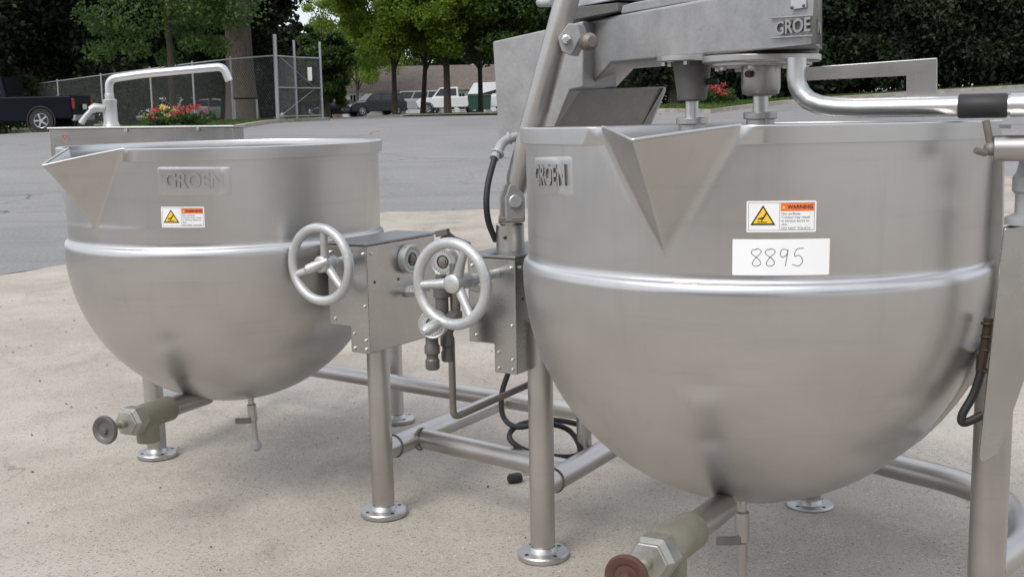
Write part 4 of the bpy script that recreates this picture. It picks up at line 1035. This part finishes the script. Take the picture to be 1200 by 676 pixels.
# ------------------------------------------------------------------ vehicles
tyre = mat_plain('tyre', (.02, .02, .02), .8); rim_m = mat_plain('alloy', (.45, .46, .47), .35, .7); lamp_r = mat_plain('tail_lamp', (.35, .01, .01), .25); lamp_w = mat_plain('head_lamp', (.7, .7, .7), .2)
def paint(n, c): 
    k = NT(n); k.set(Base_Color=c, Roughness=.25, Specular_IOR_Level=.3, Coat_Weight=.15); a = k.noise(6, 3, .5, k.coord()); k.set(Roughness=k.rng(a, .22, .38, .3, .7)); return k.m
def vehicle(name, label, cat, x, y, rot, body, cabin, width, wheels, wr, pm, group=None, wb=.86):
    """body/cabin: side outlines (x,z); x forward"""
    root = thing(name, label, cat, (0, 0, 0), group)
    def loft(out, w0, w1, zlo, zhi):
        n = len(out); vs = []
        for s_ in (-1, 1):
            for (a, b) in out:
                t = (b-zlo)/max(.01, zhi-zlo); vs.append((a, s_*(w0+(w1-w0)*t)/2, b))
        return vs, [tuple(range(n)), tuple(range(n, 2*n))[::-1]]+[(i, (i+1) % n, n+(i+1) % n, n+i) for i in range(n)]
    m = MB(); zs_ = [b for a, b in body]; m.add(*loft(body, width, width*.97, min(zs_), max(zs_))); m.mesh('body', pm, root, bevel=.06, bseg=3)
    zs_ = [b for a, b in cabin]; z0_, z1_ = min(zs_), max(zs_)
    m = MB(); m.add(*loft(cabin, width*.94, width*.78, z0_, z1_)); m.mesh('cabin', pm, root, bevel=.05, bseg=3)
    # glasshouse: insets slightly proud of cabin
    xs_ = [a for a, b in cabin]; xf, xr = max(xs_), min(xs_)
    tops = [a for a, b in cabin if b > z1_-.08]; tf, tr_ = max(tops), min(tops)
    zg0, zg1 = z0_+(z1_-z0_)*.22, z1_-(z1_-z0_)*.14
    def xat(side_, z_):
        t = (z_-z0_)/(z1_-z0_); return (xf+(tf-xf)*t) if side_ > 0 else (xr+(tr_-xr)*t)
    L = xat(1, zg0)-xat(-1, zg0); nW = 3 if L > 2.6 else 2
    for s_ in (-1, 1):
        for i in range(nW):
            def X(u, z_): a_, b_2 = xat(-1, z_)+.12, xat(1, z_)-.12; return a_+(b_2-a_)*u
            u0, u1 = i/nW+.015, (i+1)/nW-.015; P = []
            for u, z_ in ((u0, zg0), (u1, zg0), (u1, zg1), (u0, zg1)):
                t = (z_-z0_)/(z1_-z0_); P.append((X(u, z_), s_*(width*.94+(width*.78-width*.94)*t)/2+s_*.012, z_))
            m = MB(); m.add(P, [(0, 1, 2, 3)]); m.mesh('side_window', glass_d, root, smooth=0)
    for s_, nm in ((1, 'windscreen'), (-1, 'rear_window')):
        P = []
        for yy_, z_ in ((-1, zg0), (1, zg0), (1, zg1), (-1, zg1)):
            t = (z_-z0_)/(z1_-z0_); P.append((xat(s_, z_)+s_*.015, yy_*((width*.94+(width*.78-width*.94)*t)/2-.1), z_))
        m = MB(); m.add(P, [(0, 1, 2, 3)]); m.mesh(nm, glass_d, root, smooth=0)
    bx0, bx1 = min(a for a, b in body), max(a for a, b in body)
    for wx_ in wheels:
        for s_ in (-1, 1):
            m = MB(); m.lathe([(wr*.62, -.11), (wr*.96, -.11), (wr, -.06), (wr, .06), (wr*.96, .11), (wr*.62, .11)], (wx_, s_*(width/2-.09), wr), (0, s_, 0), 28); wo_ = m.mesh('wheel', tyre, root)
            m = MB(); m.lathe([(wr*.62, .10), (wr*.58, .118), (wr*.5, .10), (wr*.18, .105), (wr*.15, .12)], (wx_, s_*(width/2-.09), wr), (0, s_, 0), 24)
            for i in range(5):
                a = 2*PI*i/5; m.box((wx_+math.cos(a)*wr*.36, s_*(width/2-.09+.118), wr+math.sin(a)*wr*.36), (wr*.4, .02, wr*.13), (V((math.cos(a), 0, math.sin(a))), V((0, 1, 0)), V((-math.sin(a), 0, math.cos(a)))))
            m.mesh('rim', rim_m, wo_)
            m = MB(); m.torus((wx_, s_*(width/2+.004), wr), (0, 1, 0), wr*1.12, .03, 28, 6); m.mesh('wheel_arch', black, root)
    zl = max(b for a, b in body)*.78
    for s_ in (-1, 1):
        m = MB(); m.box((bx1-.03, s_*width*.38, zl-.08), (.10, .30, .14)); m.mesh('headlight', lamp_w, root, bevel=.02)
        m = MB(); m.box((bx0+.03, s_*width*.43, zl), (.10, .16, .34)); m.mesh('tail_light', lamp_r, root, bevel=.02)
    for xx_, nm in ((bx1, 'front_bumper'), (bx0, 'rear_bumper')):
        m = MB(); m.box((xx_, 0, .48), (.16, width*.94, .2)); m.mesh(nm, pm if 'car' in name else galv, root, bevel=.05)
    m = MB(); m.box((bx0-.075, 0, zl-.1), (.02, .34, .17)); m.mesh('number_plate', white, root)
    root.location = (x, y, gh(x, y)+.02); root.rotation_euler = (0, 0, rot)
    return root
p_navy = mat_plain('shaded_navy_paint', (.003, .0035, .009), .4, spec=.12); p_black = paint('black_paint', (.01, .01, .012)); p_white = paint('white_paint', (.62, .63, .64)); p_silver = paint('silver_paint', (.28, .29, .30)); p_grey = paint('grey_paint', (.10, .11, .12))  # navy darkened further to stand in for tree shade on the pickup
pb = [(-2.9, .45), (-2.15, .45), (-2.05, .36), (2.6, .36), (2.85, .5), (2.85, .95), (2.7, 1.12), (1.5, 1.2), (-2.88, 1.22)]
pc_ = [(-.75, 1.15), (1.55, 1.15), (.75, 1.86), (.4, 1.9), (-.55, 1.88)]
vehicle('pickup_truck', 'dark navy pickup truck parked at the left edge', 'pickup truck', -17.3, 40.0, PI, pb, pc_, 1.95, (-1.85, 1.75), .41, p_navy)
sb = [(-2.3, .4), (-2.2, .32), (2.15, .32), (2.3, .5), (2.28, .8), (1.9, .98), (1.0, 1.05), (-2.28, 1.08)]
sc_ = [(-2.2, 1.02), (1.15, 1.02), (.35, 1.68), (-.2, 1.74), (-1.95, 1.70)]
cb_ = [(-2.3, .38), (-2.2, .28), (2.15, .28), (2.3, .45), (2.25, .70), (1.6, .84), (-2.2, .92)]
cc_ = [(-1.75, .88), (1.15, .86), (.35, 1.36), (-.2, 1.42), (-.95, 1.38)]
PG = 'vehicles parked by the long building'
vehicle('parked_car', 'black SUV parked in front of the long white building', 'car', -10.2, 90, math.radians(-150), sb, sc_, 1.9, (-1.4, 1.4), .38, p_black, PG)
vehicle('parked_car', 'low black sedan just left of the black SUV', 'car', -13.6, 95, math.radians(198), cb_, cc_, 1.8, (-1.4, 1.4), .34, p_black, PG)
vehicle('parked_van', 'silver van behind the right end of the black SUV', 'van', -7.8, 99, math.radians(185), [(-2.5, .4), (2.3, .4), (2.45, .9), (1.8, 1.15), (-2.5, 1.2)], [(-2.45, 1.12), (1.9, 1.12), (1.2, 1.9), (-2.35, 1.95)], 1.95, (-1.5, 1.6), .37, p_silver, PG)
vehicle('service_truck', 'white truck parked behind the thick roadside trunk', 'truck', -4.6, 96, PI, [(-2.8, .5), (2.6, .45), (2.8, .9), (2.5, 1.25), (-2.8, 1.35)], [(-.6, 1.25), (1.6, 1.2), (.9, 2.05), (-.55, 2.1)], 2.0, (-1.8, 1.9), .42, p_white, PG)
vehicle('parked_van', 'tall white van to the right of the white truck', 'van', -1.3, 98, PI, [(-2.8, .45), (2.6, .45), (2.8, 1.0), (2.2, 1.3), (-2.8, 1.4)], [(-2.75, 1.3), (2.2, 1.25), (1.5, 2.4), (-2.7, 2.5)], 2.0, (-1.8, 1.8), .4, p_white, PG)
vehicle('parked_car', 'white car far behind the flower bed on the left', 'car', -17.0, 60, math.radians(-100), cb_, cc_, 1.8, (-1.4, 1.4), .34, p_white)
vehicle('parked_car', 'grey car behind the fence near the massive trunk', 'car', -17.2, 68, math.radians(170), cb_, cc_, 1.8, (-1.4, 1.4), .34, p_grey)
vehicle('parked_car', 'dark grey car glimpsed under the gearbox arm', 'car', 7.6, 56, math.radians(160), cb_, cc_, 1.8, (-1.4, 1.4), .34, p_silver)
# dumpster
du = thing('dumpster', 'dark green dumpster between the parked trucks and trees', 'dumpster', (-2.2, 90, gh(-2.2, 90)+.1))
dg = mat_plain('dark_green_paint', (.015, .06, .045), .5)
z = gh(-2.2, 90)+.1
m = MB(); m.prism([(-3.0, 89.5, z+.15), (-1.4, 89.5, z+.15), (-1.3, 89.5, z+1.25), (-3.1, 89.5, z+1.25)], V((0, 1.1, 0))); m.mesh('bin', dg, du, bevel=.03)
m = MB(); m.box((-2.2, 90.05, z+1.31), (1.9, 1.25, .07)); m.mesh('lid', black, du)

# the near kettle stands a touch tipped back on its trunnions
kr.rotation_euler = Matrix.Rotation(.010, 3, V((.979, -.20, 0)).normalized()*-1).to_euler()
kr.location = kr.location+V((.002, .0095, 0))

# ------------------------------------------------------------------ unseen building and trees added behind the camera for the steel to reflect
wh_ = thing('reflection_warehouse', 'added unseen pale block warehouse with dark dock doors across the yard behind the viewer', 'building', (-8, -20, 0))
blockw = mat_plain('painted_block', (.38, .36, .33), .8, var=.08, scale=2)
MB().box((-12, -24, 2.3), (30, 8, 4.6)).mesh('wall', blockw, wh_)
MB().box((-12, -23.9, 4.7), (30.6, 8.6, .3)).mesh('roof', galv, wh_)
for x_ in (-22, -15.5, -9, -3):
    d_ = MB(); d_.box((x_, -19.96, 1.9), (3.2, .1, 3.6)); dd = d_.mesh('reflection_door', mat_plain('dark_door', (.06, .06, .065), .6), wh_)
    MB().box((x_, -19.93, 3.8), (3.6, .2, .2)).mesh('door_frame', galv, dd)
tree('reflection_tree', 'unseen broad tree added behind the viewer for steel reflections, right of the warehouse', 12, -22, 10, .3, (4, 3.5, 4, 6), leaf_mid, 131, .35, 150, 90)
tree('reflection_tree', 'second unseen tree added behind the viewer for steel reflections', 24, -16, 11, .3, (4.5, 4, 4.4, 6.2), leaf_mid, 132, .35, 150, 90)

# bits of grit and dry leaves lying on the slab
rs = random.Random(11); dry = mat_plain('dry_leaf', (.10, .07, .04), .8, var=.4)
m = MB(); 
for i in range(420):
    x_, y_ = rs.uniform(-3.2, 3.4), rs.uniform(1.9, 10); r_ = rs.uniform(.0025, .007); a = rs.uniform(0, 6.28)
    m.add([(x_+math.cos(a+j*PI/2)*r_*(1 if j % 2 else .6), y_+math.sin(a+j*PI/2)*r_, .0115+(r_*.5 if j == 1 else 0)) for j in range(4)]+[(x_, y_, .0115+r_*.8)], [(0, 1, 4), (1, 2, 4), (2, 3, 4), (3, 0, 4)])
tag(m.mesh('grit', dry, smooth=0), 'small dark grit and leaf crumbs scattered over the concrete', 'grit', None, 'stuff')
